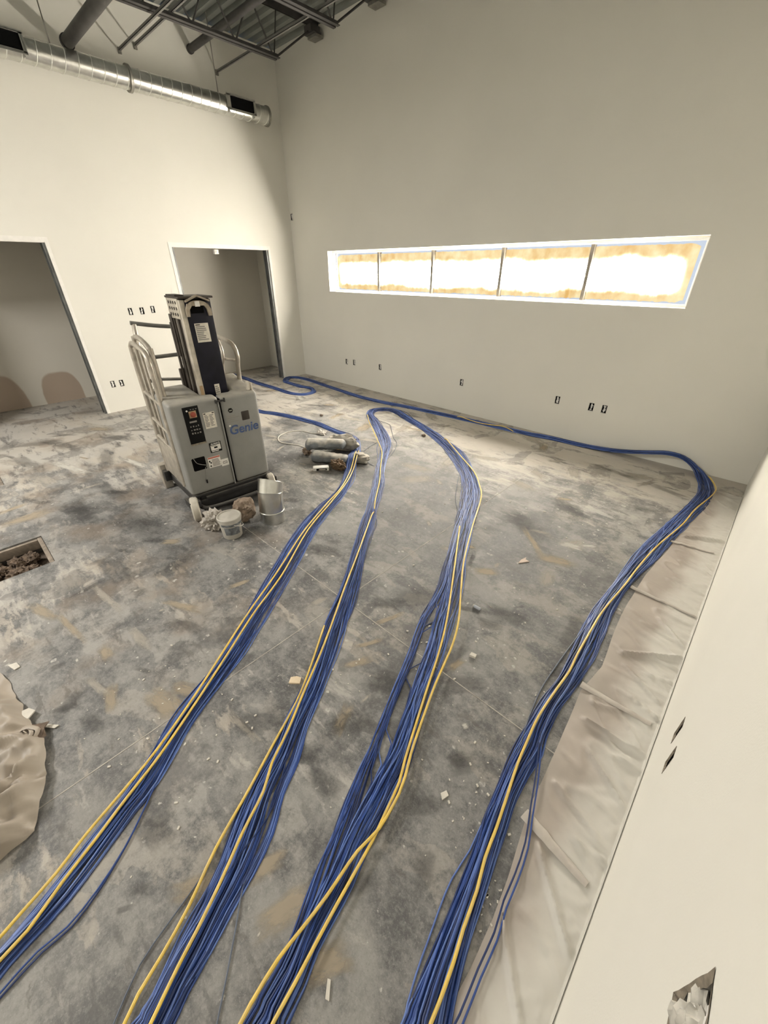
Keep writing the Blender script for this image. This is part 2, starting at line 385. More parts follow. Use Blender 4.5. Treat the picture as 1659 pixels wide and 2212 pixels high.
MX = [-5.055, -4.01, -2.93, -1.875]
for x in MX:
    obj('mullion', MB().box((x-0.018, YF-0.008, WZ0+FW), (x+0.018, YF+0.052, WZ1-FW)), M['mull'], win)
def glass_material():
    m = bpy.data.materials.new('window_glass'); m.use_nodes = True; nt = m.node_tree
    for q in list(nt.nodes): nt.nodes.remove(q)
    o = nt.nodes.new('ShaderNodeOutputMaterial'); t = nt.nodes.new('ShaderNodeBsdfTransparent'); g = nt.nodes.new('ShaderNodeBsdfGlossy'); g.inputs['Roughness'].default_value = 0.02
    mx = nt.nodes.new('ShaderNodeMixShader'); mx.inputs[0].default_value = 0.04
    nt.links.new(t.outputs[0], mx.inputs[1]); nt.links.new(g.outputs[0], mx.inputs[2]); nt.links.new(mx.outputs[0], o.inputs[0]); return m
M['glass'] = glass_material()
def paper_material():
    m = bpy.data.materials.new('backlit_paper'); m.use_nodes = True; nt = m.node_tree; N = nt.nodes; L = nt.links
    for q in list(N): N.remove(q)
    out = N.new('ShaderNodeOutputMaterial'); em = N.new('ShaderNodeEmission'); L.new(em.outputs[0], out.inputs[0])
    geo = N.new('ShaderNodeNewGeometry'); sep = N.new('ShaderNodeSeparateXYZ'); L.new(geo.outputs['Position'], sep.inputs[0])
    mp = N.new('ShaderNodeMapping'); mp.inputs['Scale'].default_value = (1.0, 1.0, 0.5); L.new(geo.outputs['Position'], mp.inputs[0])
    n1 = N.new('ShaderNodeTexNoise'); n1.inputs['Scale'].default_value = 3.0; n1.inputs['Detail'].default_value = 7; n1.inputs['Roughness'].default_value = 0.65; L.new(mp.outputs[0], n1.inputs['Vector'])
    mp2 = N.new('ShaderNodeMapping'); mp2.inputs['Scale'].default_value = (3.0, 1.0, 2.2); L.new(geo.outputs['Position'], mp2.inputs[0])
    n2 = N.new('ShaderNodeTexNoise'); n2.inputs['Scale'].default_value = 3.0; n2.inputs['Detail'].default_value = 6; L.new(mp2.outputs[0], n2.inputs['Vector'])
    def mth(op, a, c):
        q = N.new('ShaderNodeMath'); q.operation = op
        for i, x in enumerate((a, c)):
            if isinstance(x, (int, float)): q.inputs[i].default_value = x
            else: L.new(x, q.inputs[i])
        return q.outputs[0]
    def rng(v, a, c, lo=0.0, hi=1.0):
        q = N.new('ShaderNodeMapRange'); q.interpolation_type = 'SMOOTHSTEP'
        for i, x in enumerate((a, c, lo, hi)): q.inputs[i+1].default_value = x
        L.new(v, q.inputs[0]); return q.outputs[0]
    wob = mth('ADD', mth('MULTIPLY', mth('SUBTRACT', n1.outputs['Fac'], 0.5), 0.16), mth('MULTIPLY', mth('SUBTRACT', n2.outputs['Fac'], 0.5), 0.02))
    z = mth('ADD', sep.outputs['Z'], wob)
    thin = mth('MULTIPLY', rng(z, 1.61, 1.73), rng(z, 1.99, 1.85))
    xx = mth('ADD', sep.outputs['X'], mth('MULTIPLY', wob, 0.8))
    thin = mth('MULTIPLY', thin, mth('MULTIPLY', rng(xx, -6.06, -5.90), rng(xx, -0.93, -1.10)))
    cr = N.new('ShaderNodeValToRGB'); e = cr.color_ramp.elements
    e[0].position = 0.34; e[0].color = (0.42, 0.255, 0.085, 1); e[1].position = 0.66; e[1].color = (0.54, 0.46, 0.27, 1)
    L.new(mth('ADD', mth('MULTIPLY', n2.outputs['Fac'], 0.7), mth('MULTIPLY', n1.outputs['Fac'], 0.3)), cr.inputs['Fac'])
    mx = N.new('ShaderNodeMixRGB'); mx.inputs[2].default_value = (1.0, 0.93, 0.82, 1); L.new(thin, mx.inputs[0]); L.new(cr.outputs['Color'], mx.inputs[1])
    L.new(mx.outputs[0], em.inputs['Color'])
    L.new(mth('ADD', mth('MULTIPLY', mth('MULTIPLY', thin, thin), WINDOW_LIGHT-1.0), 1.0), em.inputs['Strength'])
    return m
M['paper'] = paper_material()
edges = [WX0+FW] + MX + [WX1-FW]
for i in range(5):
    a, c = edges[i]+(0.012 if i else 0), edges[i+1]-(0.012 if i < 4 else 0)
    obj('pane', MB().box((a, YF+0.022, WZ0+FW), (c, YF+0.028, WZ1-FW)), M['glass'], win)
    # torn-edged paper taped behind the glass
    rnd = random.Random(40+i); top = []; bot = []; kk = 44
    x0 = a+(0.03 if i == 0 else -0.01); x1 = c-(0.035 if i == 4 else -0.01)
    for j in range(kk+1):
        x = x0+(x1-x0)*j/kk
        ct = 0.0
        if i == 0: ct = max(0, 0.09-(x-x0))*0.35
        if i == 4: ct = max(0, 0.05-(x1-x))*0.5
        top.append((x, WZ1-FW-0.016-ct-0.006*rnd.random()-0.006*abs(mnoise.noise(Vector((x*6, 3, i))))))
        bot.append((x, WZ0+FW+0.006+ct+0.010*rnd.random()+0.010*abs(mnoise.noise(Vector((x*7, 9, i))))))
    mb = MB(); mb.prism(bot + top[::-1], YF+0.040, YF+0.043, 'y')
    obj('paper_sheet', mb, M['paper'], win, label='yellowed paper glowing with daylight')
obj('sill', MB().box((WX0, Y2+0.002, WZ0), (WX1, YF-0.012, WZ0+0.006)), M['bead'], win)

# ---------------------------------------------------------------- uncovered outlet boxes
M['boxmetal'] = new_mat('outlet_box_metal', (0.30, 0.29, 0.27), 0.5, metal=0.4, var=0.4, vscale=60)
def outlet(wall, s, z, label, group, w_=OW, h_=OH, depth=0.045, style=0):
    """local: x right along the wall, y into the wall, z up"""
    rz = {'left': PI/2, 'far': 0.0, 'right': -PI/2}[wall]
    loc = {'left': (X1, s, z), 'far': (s, Y2, z), 'right': (X3, s, z)}[wall]
    t = thing('outlet_box', label, 'outlet box', loc, rz, group)
    e = 0.001; a, c = w_/2-e, h_/2-e; q = 0.003
    mb = MB().box((-a, 0.004, -c), (a, depth, -c+q)).box((-a, 0.004, c-q), (a, depth, c)).box((-a, 0.004, -c), (-a+q, depth, c)).box((a-q, 0.004, -c), (a, depth, c)).box((-a, depth-q, -c), (a, depth, c))
    obj('box', mb, M['dark'] if style != 2 else M['boxmetal'], t)
    r = random.Random(int(s*1000)+int(z*77))
    lf = []; rt = []        # receptacle yoke with uneven mud ears: one stepped plate
    for k in range(6):
        z0_, z1_ = -c*0.82+k*c*0.27, -c*0.82+(k+1)*c*0.27; wl, wr = a*r.uniform(0.08, 0.6), a*r.uniform(0.08, 0.6)
        lf += [(-wl, z0_), (-wl, z1_)]; rt += [(wr, z0_), (wr, z1_)]
    mb = MB().prism(rt + lf[::-1], 0.007, 0.012, 'y')
    obj('device_plate', mb, M['white'], t)
    mb = MB()
    for sx in (-1, 1): mb.tube([(sx*a*0.4, depth-q, 0.3*c*sx), (sx*a*0.5, 0.02, 0.1*c), (sx*a*0.2, 0.012, -0.3*c*sx)], 0.003, 6)
    obj('wire', mb, M['boxmetal'], t, smooth=True)
    # torn board edge round the opening: one ragged ring
    mb = MB(); k = 28
    for j in range(k):
        u = j/k*4; side = int(u); f_ = u-side
        px, pz = [(-a+2*a*f_, c), (a, c-2*c*f_), (a-2*a*f_, -c), (-a, -c+2*c*f_)][side]
        o_ = 1+(0.10 if style else 0.05)*r.random()+0.015; i_ = 1-(0.28 if style else 0.14)*r.random()
        mb.v += [(px*o_, -0.0012, pz*o_), (px*i_, 0.003, pz*i_)]
    mb.f = [(2*j, 2*((j+1) % k), 2*((j+1) % k)+1, 2*j+1) for j in range(k)]
    obj('torn_edge', mb, M['brown'] if style else M['boxmetal'], t)
    return t
g1, g2, g3 = 'outlet boxes on the door wall', 'outlet boxes on the window wall', 'outlet boxes on the near right wall'
for q, lb in zip(OUT_W1, ('leftmost of three uncovered outlet boxes at mid height between the doorways', 'middle one of three uncovered outlet boxes at mid height between the doorways', 'rightmost of three uncovered outlet boxes at mid height between the doorways', 'low uncovered outlet box nearest the left doorway jamb', 'low uncovered outlet box just right of the one by the left doorway', 'low uncovered outlet box seen between the lift rails and its mast')):
    outlet('left', *q, lb, g1)
for q, lb in zip(OUT_W2, ('low uncovered outlet box farthest left on the window wall', 'second low outlet box from the corner on the window wall', 'third low outlet box from the corner, under the left window bays', 'slim single outlet box alone under the middle of the window', 'uncovered outlet box left of the paired boxes under the window end', 'left box of the pair under the right end of the window', 'right box of the pair under the right end of the window', 'small open box high on the window wall right beside the room corner')):
    outlet('far', *q, lb, g2)
outlet('right', *OUT_W3[0][:2], 'torn open outlet box on the right wall, farther of the two together', g3, 0.05, 0.10, style=1)
outlet('right', *OUT_W3[1][:2], 'torn open outlet box on the right wall, nearer of the two together', g3, 0.05, 0.10, style=1)
t3 = outlet('right', *OUT_W3[2][:2], 'large box stuffed with crumpled plastic at the bottom edge of the right wall', g3, 0.10, 0.13, 0.06, style=2)
M['film'] = new_mat('clear_film', (0.50, 0.48, 0.43), 0.25, var=0.25, vscale=40)
mb = lump((0.044, 0.03, 0.034), 5, 0.5, 2.2, 4, flat=False); mb.v = [(x, y+0.020, z-0.03) for x, y, z in mb.v]
obj('stuffed_film', mb, M['film'], t3, smooth=True)

# ---------------------------------------------------------------- roof joists
def joist(x, label):
    t = thing('steel_joist', label, 'joist', (x, 0, 0), 0, 'open web roof joists')
    ztop, zb, y0, y1 = 4.575, 4.135, -4.95, 5.06
    mb = MB()
    for s in (-1, 1):
        mb.box((s*0.012, y0, ztop+0.035), (s*0.062, y1, ztop+0.042)).box((s*0.012, y0, ztop-0.012), (s*0.018, y1, ztop+0.042))
    obj('top_chord', mb, M['steel'], t)
    yb0, yb1 = -4.2, 4.375
    mb = MB()
    for s in (-1, 1):
        mb.box((s*0.012, yb0, zb-0.005), (s*0.055, yb1, zb+0.002)).box((s*0.012, yb0, zb), (s*0.018, yb1, zb+0.04))
    obj('bottom_chord', mb, M['steel'], t)
    y = yb1-0.06; pitch = 0.62; kk = 0
    while y > yb0+0.3:
        for a, c in ((y, y-pitch*0.42), (y-pitch*0.84, y-pitch*0.42)):
            obj('web_rod', MB().tube([(0, a, zb+0.01), (0, c, ztop+0.01)], 0.010, 6), M['steel'], t, smooth=True)
        y -= pitch*0.84; kk += 1
    for e, g, s in ((yb1-0.02, y1-0.1, 1), (yb0+0.02, y0+0.1, -1)):
        obj('end_rod', MB().tube([(0, e, zb+0.015), (0, g, ztop-0.03)], 0.012, 6), M['steel'], t, smooth=True)
        obj('end_rod', MB().tube([(0, e-0.03*s, zb+0.015), (0, e+0.06*s, ztop)], 0.009, 6), M['steel'], t, smooth=True)
    for g, s in ((y1-0.17, 1), (y0+0.02, -1)):
        mb = MB().box((-0.07, g, ztop-0.075), (0.07, g+0.15, ztop-0.012)).box((-0.10, g+0.02, ztop-0.085), (0.10, g+0.15, ztop-0.075))
        obj('bearing_seat', mb, M['steel'], t)
        obj('seat_plate', MB().box((-0.085, g+0.06, ztop-0.115), (0.085, g+0.185, ztop-0.086)), M['galv_dull'], t)
    return t
joist(-6.0, 'dark open web steel joist nearest the duct and door wall')
joist(-4.86, 'dark open web steel joist ending higher along the window wall')
joist(-3.72, 'dark open web steel joist farthest from the door wall')
M['brace'] = new_mat('brace_steel', (0.16, 0.155, 0.145), 0.5, metal=0.2, var=0.2, vscale=8)
def bridging(y, z, label):
    t = thing('bridging_angle', label, 'brace', (0, y, z), 0, 'cross bridging between the joists')
    obj('bar', MB().box((X1+0.02, -0.012, 0), (-3.6, -0.008, 0.024)).box((X1+0.02, -0.012, 0), (-3.6, 0.012, 0.004)), M['brace'], t)
    obj('wall_clip', MB().box((X1, -0.018, -0.025), (X1+0.02, 0.018, 0.03)), M['galv_dull'], t)
bridging(4.11, 4.175, 'thin dark bridging angle crossing under the joist nearest the far corner')
bridging(3.06, 4.175, 'thin dark bridging angle meeting the door wall above the duct flange ring')
bridging(2.86, 4.09, 'thin dark brace ending left of the other bridging above the duct')
def pipe(y, z, r, x0, label):
    t = thing('steel_pipe', label, 'pipe', (0, y, z))
    obj('tube', MB().tube([(x0, 0, 0), (X3-0.01, 0, 0)], r, 20), M['steel'], t, smooth=True)
    obj('flange', MB().tube([(x0, 0, 0), (x0+0.03, 0, 0)], r*1.18, 20), M['steel'], t, smooth=True)
pipe(2.26, 3.985, 0.058, X1+0.14, 'thick dark pipe running from above the duct up out of view')
pipe(3.77, 4.318, 0.040, X1+0.005, 'slimmer dark pipe threaded through the joist webs')

# ---------------------------------------------------------------- spiral duct
DX, DZ, DR = -6.80, 3.787, 0.104
t = thing('spiral_duct', 'shiny galvanised spiral air duct along the top of the door wall', 'duct', (DX, 0, DZ))
DY0, DY1 = -1.5, 4.66
obj('barrel', MB().tube([(0, DY0+(DY1-DY0)*i/60, 0) for i in range(61)], DR, 40), M['galv'], t, smooth=True)
M['seam'] = new_mat('duct_seam', (0.80, 0.80, 0.76), 0.45, metal=0.7)
k0 = int((DY1-DY0)/0.125)
for j in range(k0):      # each turn of the locked spiral seam
    y0 = DY0+0.125*j
    obj('spiral_seam', MB().tube([((DR+0.001)*math.cos(a), y0+0.125*a/(2*PI), (DR+0.001)*math.sin(a)) for a in [2*PI*i/36 for i in range(37)]], 0.0042, 5), M['seam'], t, smooth=True)
def ring(y, r, w_, mat, name): 
    return obj(name, MB().lathe([(DR-0.002, y-w_), (r, y-w_), (r, y+w_), (DR-0.002, y+w_)], 40, axis='y'), mat, t, smooth=True)
ring(2.775, DR+0.020, 0.014, M['galv_dull'], 'flange_ring')
ring(4.655, DR+0.012, 0.012, M['galv_dull'], 'end_ring')
obj('end_cap', MB().lathe([(0.0, 4.664), (DR-0.01, 4.664), (DR+0.004, 4.656)], 40, axis='y'), M['galv'], t, smooth=True)
for (a, c) in ((3.98, 4.40), (1.36, 1.77)):
    z0, z1, xo = -0.055, 0.092, 0.122
    mb = MB(); q = 0.012
    mb.box((0.02, a, z1-0.004), (xo, c, z1)).box((0.02, a, z0), (xo, c, z0+0.004)).box((0.02, a, z0), (xo, a+0.004, z1)).box((0.02, c-0.004, z0), (xo, c, z1))
    mb.box((xo-0.004, a-0.012, z1-q), (xo, c+0.012, z1+0.012)).box((xo-0.004, a-0.012, z0-0.012), (xo, c+0.012, z0+q)).box((xo-0.004, a-0.012, z0), (xo, a+0.045, z1)).box((xo-0.004, c-0.02, z0), (xo, c+0.012, z1))
    obj('outlet_collar', mb, M['galv'], t)
    obj('opening', MB().box((xo-0.02, a+0.04, z0+q), (xo-0.012, c-0.018, z1-q)), M['dark'], t, label='black rectangular air opening')
    mb = MB()
    for yy in (a+0.02, c-0.02): mb.box((0.03, yy-0.004, z0-0.03), (0.11, yy+0.004, z0+0.002))
    obj('collar_tab', mb, M['galv'], t)
for y in (0.4, 2.05, 3.93):
    obj('hanger_strap', MB().box((-0.011, y-0.006, DR), (-0.009, y+0.006, ZC-DZ)), M['galv_dull'], t)

# ---------------------------------------------------------------- unseen fill lamps added to brighten the room (behind the camera)
def lamp(x, y, z, watts, label):
    t = thing('fill_lamp', label, 'lamp', (x, y, z), 0, 'added fill lamps')
    obj('housing', MB().box((-0.65, -0.17, 0.02), (0.65, 0.17, 0.10)), M['steel'], t, bevel=0.01)
    m = bpy.data.materials.get('fill_lamp_diffuser')
    if not m:
        m = bpy.data.materials.new('fill_lamp_diffuser'); m.use_nodes = True; b = m.node_tree.nodes['Principled BSDF']
        b.inputs['Base Color'].default_value = (0.9,0.9,0.9,1); b.inputs['Emission Color'].default_value = (1,0.92,0.8,1); b.inputs['Emission Strength'].default_value = 4.0
    obj('diffuser', MB().box((-0.62, -0.15, 0.006), (0.62, 0.15, 0.02)), m, t)
    for sx in (-0.5, 0.5): obj('suspension_wire', MB().tube([(sx, 0, 0.1), (sx, 0, ZC-z)], 0.003, 6), M['steel'], t)
    ld = bpy.data.lights.new('fill_lamp_down', 'AREA'); ld.shape = 'RECTANGLE'; ld.size = 1.24; ld.size_y = 0.3; ld.energy = watts; ld.color = (1.0, 0.96, 0.90)
    lo = bpy.data.objects.new('fill_lamp_down', ld); COL.objects.link(lo); lo.parent = t; lo.location = (0, 0, 0)
    lu = bpy.data.lights.new('fill_lamp_up', 'AREA'); lu.shape = 'RECTANGLE'; lu.size = 1.24; lu.size_y = 0.3; lu.energy = watts*0.30; lu.color = ld.color  # extra upward fill, added to brighten the upper walls and deck
    lq = bpy.data.objects.new('fill_lamp_up', lu); COL.objects.link(lq); lq.parent = t; lq.location = (0, 0, 0.125); lq.rotation_euler = (PI, 0, 0)
    obj('uplight_diffuser', MB().box((-0.62, -0.15, 0.10), (0.62, 0.15, 0.114)), m, t)
lamp(*FILL_LAMPS[0], 'added fill lamp above and behind the camera')
lamp(*FILL_LAMPS[1], 'added fill lamp toward the door wall behind the camera')


# ================================================================ personnel lift
M['lgrey'] = new_mat('lift_grey', (0.215, 0.215, 0.205), 0.55, var=0.08, vscale=5, bump=0.05, bscale=90, dust=0.75, dustcol=(0.40, 0.37, 0.31))
M['chassis'] = new_mat('chassis_black', (0.012, 0.012, 0.013), 0.5, var=0.3, vscale=20, dust=0.35, dustcol=(0.22, 0.20, 0.17))
M['mast_black'] = new_mat('mast_black', (0.010, 0.010, 0.017), 0.40, var=0.3, vscale=9, spec=0.2)
M['rail'] = new_mat('rail_metal', (0.42, 0.385, 0.33), 0.42, metal=0.55, var=0.22, vscale=18, dust=0.6, dustcol=(0.55, 0.5, 0.43))
M['rail_dark'] = new_mat('rail_grey', (0.17, 0.17, 0.155), 0.45, metal=0.5, var=0.2, vscale=18, dust=0.4)
M['mast_alu'] = new_mat('mast_aluminium', (0.50, 0.46, 0.39), 0.45, metal=0.4, var=0.22, vscale=16, dust=0.4)
M['mast_dark'] = new_mat('mast_channel', (0.035, 0.027, 0.021), 0.5, metal=0.1, var=0.4, vscale=16)
M['tyre'] = new_mat('pale_tyre', (0.42, 0.39, 0.33), 0.8, var=0.15, vscale=20, dust=0.3)
M['decal'] = new_mat('decal_cream', (0.62, 0.58, 0.50), 0.6, var=0.08, vscale=40)
M['decal_w'] = new_mat('decal_white', (0.66, 0.64, 0.60), 0.6, var=0.06, vscale=60)
M['ink'] = new_mat('ink_grey', (0.22, 0.21, 0.19), 0.7)
M['ink_k'] = new_mat('ink_black', (0.008, 0.008, 0.008), 0.7, spec=0.1)
M['red'] = new_mat('stop_red', (0.26, 0.05, 0.025), 0.5, var=0.2, vscale=60)
M['yellowbox'] = new_mat('stop_plate', (0.36, 0.25, 0.14), 0.6)
M['blueprint'] = new_mat('blue_lettering', (0.05, 0.085, 0.20), 0.6, var=0.35, vscale=45)
M['redband'] = new_mat('red_band', (0.42, 0.12, 0.08), 0.6)

lift = thing('personnel_lift', 'grey one-person mast lift with dusty rails standing on the concrete', 'lift', (-3.19, 1.02, 0), math.radians(85.5))
def lpart(name, mb, mat, **kw): return obj(name, mb, mat, kw.pop('parent', lift), **kw)
lpart('chassis', MB().box((0.03,-0.015,0.085),(0.69,0.95,0.155)).box((0.06,0.0,0.155),(0.66,0.9,0.21)).box((0.30,0.40,0.1),(0.53,0.5,0.5)), M['chassis'], bevel=0.008)
lpart('under_tray', MB().box((0.07,0.03,0.03),(0.65,0.75,0.09)), M['dark'], bevel=0.01)
lpart('front_bumper', MB().tube(crom([(0.03,0.02,0.12),(0.06,-0.08,0.115),(0.2,-0.10,0.11),(0.5,-0.10,0.11),(0.65,-0.08,0.115),(0.68,0.02,0.12)],0.04), 0.018, 10), M['chassis'], smooth=True)
lpart('chassis_skirt', MB().box((0.0,-0.004,0.185),(0.715,0.03,0.212)).box((0.10,-0.03,0.15),(0.62,0.0,0.185)), M['chassis'], bevel=0.004)
for (x, y) in ((-0.01,-0.02),(0.70,-0.02)):
    wh = lpart('wheel', MB().lathe([(0.03,-0.032),(0.092,-0.032),(0.104,-0.022),(0.106,0),(0.104,0.022),(0.092,0.032),(0.03,0.032)],28,(0,0,0),'x'), M['tyre'], smooth=True, loc=(x,y,0.106), rot=(0,0,-0.25 if y < 0 else 0.1))
    obj('hub', MB().lathe([(0.0,-0.030),(0.03,-0.030),(0.034,-0.028),(0.034,0.028),(0.03,0.030),(0.0,0.030)],16,(0,0,0),'x'), M['tyre'], wh, smooth=True)
    lpart('wheel_fork', MB().box((x-0.045,y-0.05,0.13),(x+0.045,y+0.09,0.19)), M['chassis'], bevel=0.006)
for x in (-0.035, 0.675):
    lpart('rear_foot', MB().box((x,0.76,0.004),(x+0.075,0.85,0.25)), M['rail'], bevel=0.006)
    lpart('rear_bracket', MB().box((x+0.01,0.70,0.10),(x+0.065,0.80,0.20)), M['chassis'], bevel=0.006)
# moulded covers
def cover(poly, name, top, slope):
    mb = MB(); nn = len(poly)
    for z in (0.212, 0.6, top-0.012):
        for (x, y) in poly: mb.v.append((x, y, z + (slope*max(0, y-0.02) if z > 0.9 else 0)))
    for i in range(nn):
        j = (i+1) % nn
        for k in (0, nn): mb.f.append((k+i, k+j, k+nn+j, k+nn+i))
    mb.f.append(tuple(reversed(range(nn)))); mb.f.append(tuple(2*nn+i for i in range(nn)))
    return lpart(name, mb, M['lgrey'], bevel=0.028, bseg=4, angle=50)
cvl = cover([(0,0),(0.384,0),(0.384,0.10),(0.295,0.12),(0.27,0.41),(0,0.41)], 'cover_panel', 0.995, 0.14)
cvr = cover([(0.394,0),(0.716,0),(0.716,0.41),(0.56,0.41),(0.535,0.12),(0.50,0.10),(0.394,0.10)], 'cover_panel', 0.985, 0.24)
lpart('seam_gap', MB().box((0.380,0.012,0.22),(0.398,0.09,0.965)), M['dark'])
lpart('seam_edge', MB().box((0.370,-0.006,0.215),(0.380,0.004,0.95)), M['lgrey'])
lt = lpart('latch', MB().box((0.352,-0.012,0.945),(0.432,0.0,0.958)).box((0.352,-0.014,0.938),(0.362,0.0,0.965)).box((0.422,-0.014,0.938),(0.432,0.0,0.97)), M['chassis'], label='black rubber hood latch')
# control panel
cp = lpart('control_panel', MB().box((0.094,-0.004,0.652),(0.214,0.02,0.950)), M['ink_k'], bevel=0.003, label='black ground control panel')
obj('panel_lip', MB().box((0.094,-0.010,0.645),(0.214,-0.002,0.656)), M['brown'], cp)
obj('stop_plate', MB().box((0.135,-0.007,0.862),(0.190,-0.004,0.915)), M['yellowbox'], cp)
obj('stop_button', MB().lathe([(0.019,0),(0.022,-0.006),(0.019,-0.014),(0.010,-0.018),(0.0,-0.018)],18,(0.163,-0.007,0.888),'y'), M['red'], cp, smooth=True, label='red emergency stop button')
obj('warning_diamond', MB().box((0.118,-0.0055,0.915),(0.130,-0.0035,0.927),rot=(0,PI/4,0)), M['decal_w'], cp)
rr = random.Random(3)
mb = MB().box((0.125,-0.006,0.825),(0.180,-0.004,0.838))
for j in range(3):
    for i in range(4):
        a = 0.122+i*0.020; z = 0.79-j*0.028
        mb.box((a,-0.006,z),(a+rr.uniform(0.006,0.013),-0.004,z+rr.uniform(0.006,0.014)))
for i in range(3): mb.box((0.150+i*0.02,-0.006,0.925),(0.160+i*0.02,-0.004,0.930))
obj('switch_marking', mb, M['ink'], cp)
def decal(x0, x1, z0, z1, mat, y=-0.0022, parent=cvl, **kw):
    return obj('decal', MB().box((x0,y,z0),(x1,0.0005,z1)), mat, parent, **kw)
def lines(parent, x0, x1, z0, z1, nl, mat, seed, y=-0.0032, col=1):
    r = random.Random(seed); mb = MB()
    for i in range(nl):
        z = z1-(z1-z0)*(i+0.5)/nl; hh = (z1-z0)/nl*0.28
        for c in range(col):
            a = x0+(x1-x0)*c/col; e = x0+(x1-x0)*(c+1)/col-(0.004 if col > 1 else 0)
            mb.box((a, y, z-hh), (a+(e-a)*r.uniform(0.55,1.0), y+0.002, z+hh))
    return obj('printed_lines', mb, mat, parent)
d = decal(0.238,0.329,0.750,0.880,M['decal'], label='cream instruction decal')
lines(d,0.244,0.323,0.765,0.862,8,M['ink'],1,col=2)
obj('decal_heading', MB().box((0.242,-0.0034,0.868),(0.258,-0.002,0.875)).box((0.308,-0.0034,0.868),(0.325,-0.002,0.875)), M['ink_k'], d)
d = decal(0.230,0.326,0.545,0.630,M['ink_k'], label='black bordered caution decal')
obj('decal_field', MB().box((0.237,-0.003,0.563),(0.319,-0.002,0.607)), M['decal_w'], d)
obj('pictogram', MB().box((0.264,-0.004,0.578),(0.292,-0.003,0.592)), M['ink_k'], d); lines(d,0.242,0.314,0.596,0.606,2,M['ink'],4,y=-0.0042)
def text(body, size, loc, mat, parent, name, sx=1.0, shear=0.0, ext=0.0006, rot=(PI/2,0,0)):
    cu = bpy.data.curves.new(name, 'FONT'); cu.body = body; cu.size = size; cu.extrude = ext; cu.shear = shear; cu.offset = size*0.02
    o = bpy.data.objects.new(name+'_src', cu); COL.objects.link(o)
    dg = bpy.context.evaluated_depsgraph_get(); me = bpy.data.meshes.new_from_object(o.evaluated_get(dg))
    bpy.data.objects.remove(o); me.materials.clear(); me.materials.append(mat)
    q = put(name, me, parent, loc, rot); q.scale = (sx, 1, 1); return q
text('ALWAYS', 0.021, (0.241,-0.003,0.611), M['decal_w'], d, 'lettering', 0.95)
lines(d,0.240,0.316,0.549,0.561,1,M['decal_w'],9)
d = decal(0.190,0.294,0.418,0.512,M['decal_w'], label='white danger decal with a red heading')
obj('red_heading', MB().box((0.192,-0.003,0.497),(0.292,-0.002,0.510)), M['redband'], d)
lines(d,0.222,0.288,0.425,0.490,6,M['ink'],5)
obj('pictogram', MB().box((0.197,-0.003,0.468),(0.207,-0.002,0.484)).box((0.206,-0.003,0.456),(0.217,-0.002,0.468)).box((0.199,-0.003,0.428),(0.211,-0.002,0.440)), M['ink_k'], d)
d = decal(0.295,0.358,0.404,0.466,M['decal_w'])
obj('pictogram', MB().box((0.312,-0.003,0.440),(0.342,-0.002,0.446)).box((0.308,-0.003,0.424),(0.346,-0.002,0.430)).box((0.308,-0.003,0.424),(0.313,-0.002,0.444)).box((0.341,-0.003,0.424),(0.346,-0.002,0.444)), M['ink'], d)
hp = lpart('plug_recess', MB().box((0.060,-0.003,0.420),(0.176,0.02,0.540)), M['dark'], bevel=0.012, label='black recess for the charger plug')
obj('charger_cord', MB().tube(crom([(0.082,-0.004,0.535),(0.098,-0.010,0.495),(0.135,-0.012,0.472),(0.170,-0.012,0.455),(0.152,-0.008,0.430),(0.148,-0.006,0.380),(0.142,-0.006,0.325)],0.01), 0.0024, 6), M['ink'], hp, smooth=True)
obj('plug_end', MB().tube([(0.142,-0.007,0.33),(0.140,-0.008,0.300)], 0.006, 8), M['ink_k'], hp, smooth=True)
# right cover fittings
def hexagon(r, c): return [(c[0]+r*math.cos(PI/3*i), c[1]+r*math.sin(PI/3*i)) for i in range(6)]
obj('hex_badge', MB().prism(hexagon(0.021,(0.462,0.858)), -0.004, 0.0, 'y'), M['ink_k'], cvr)
obj('badge_mark', MB().box((0.450,-0.005,0.853),(0.474,-0.0035,0.862)), M['ink'], cvr)
lines(cvr,0.418,0.532,0.756,0.822,4,M['ink'],8,y=-0.0018)
wn = obj('inspection_window', MB().box((0.545,-0.002,0.750),(0.619,0.02,0.833)), M['mast_dark'], cvr, bevel=0.008, label='dark square inspection window')
text('Genie', 0.108, (0.418,-0.0012,0.655), M['blueprint'], cvr, 'lettering', 1.0, shear=0.12)
obj('scuff', MB().box((0.425,-0.0016,0.725),(0.440,0,0.738)), M['decal_w'], cvr)
obj('hood_clip', MB().box((0.655,0.03,0.985),(0.675,0.06,1.055)).box((0.69,0.03,0.975),(0.70,0.06,1.04)), M['decal'], cvr)
# mast
mast = lpart('mast_panel', MB().box((0.336,0.118,0.90),(0.522,0.135,1.655)), M['mast_black'], bevel=0.004, label='glossy black front panel of the mast')
obj('slot', MB().box((0.365,0.112,1.575),(0.460,0.12,1.640)), M['dark'], mast, bevel=0.003)
d = obj('decal', MB().box((0.368,0.114,1.375),(0.470,0.119,1.507)), M['decal'], mast, label='cream paper decal on the mast')
lines(d,0.374,0.462,1.388,1.490,8,M['ink'],12,y=0.1128)
obj('decal_heading', MB().box((0.374,0.1125,1.494),(0.408,0.1145,1.500)), M['ink_k'], d)
d = obj('decal', MB().box((0.418,0.114,0.975),(0.458,0.119,1.055)), M['decal'], mast); lines(d,0.422,0.454,0.985,1.045,4,M['ink'],13,y=0.1128)
lpart('mast_column', MB().box((0.300,0.125,0.22),(0.336,0.185,1.665)), M['mast_alu'], bevel=0.004)
lpart('mast_column', MB().box((0.505,0.135,0.22),(0.530,0.185,1.665)), M['mast_dark'], bevel=0.003)
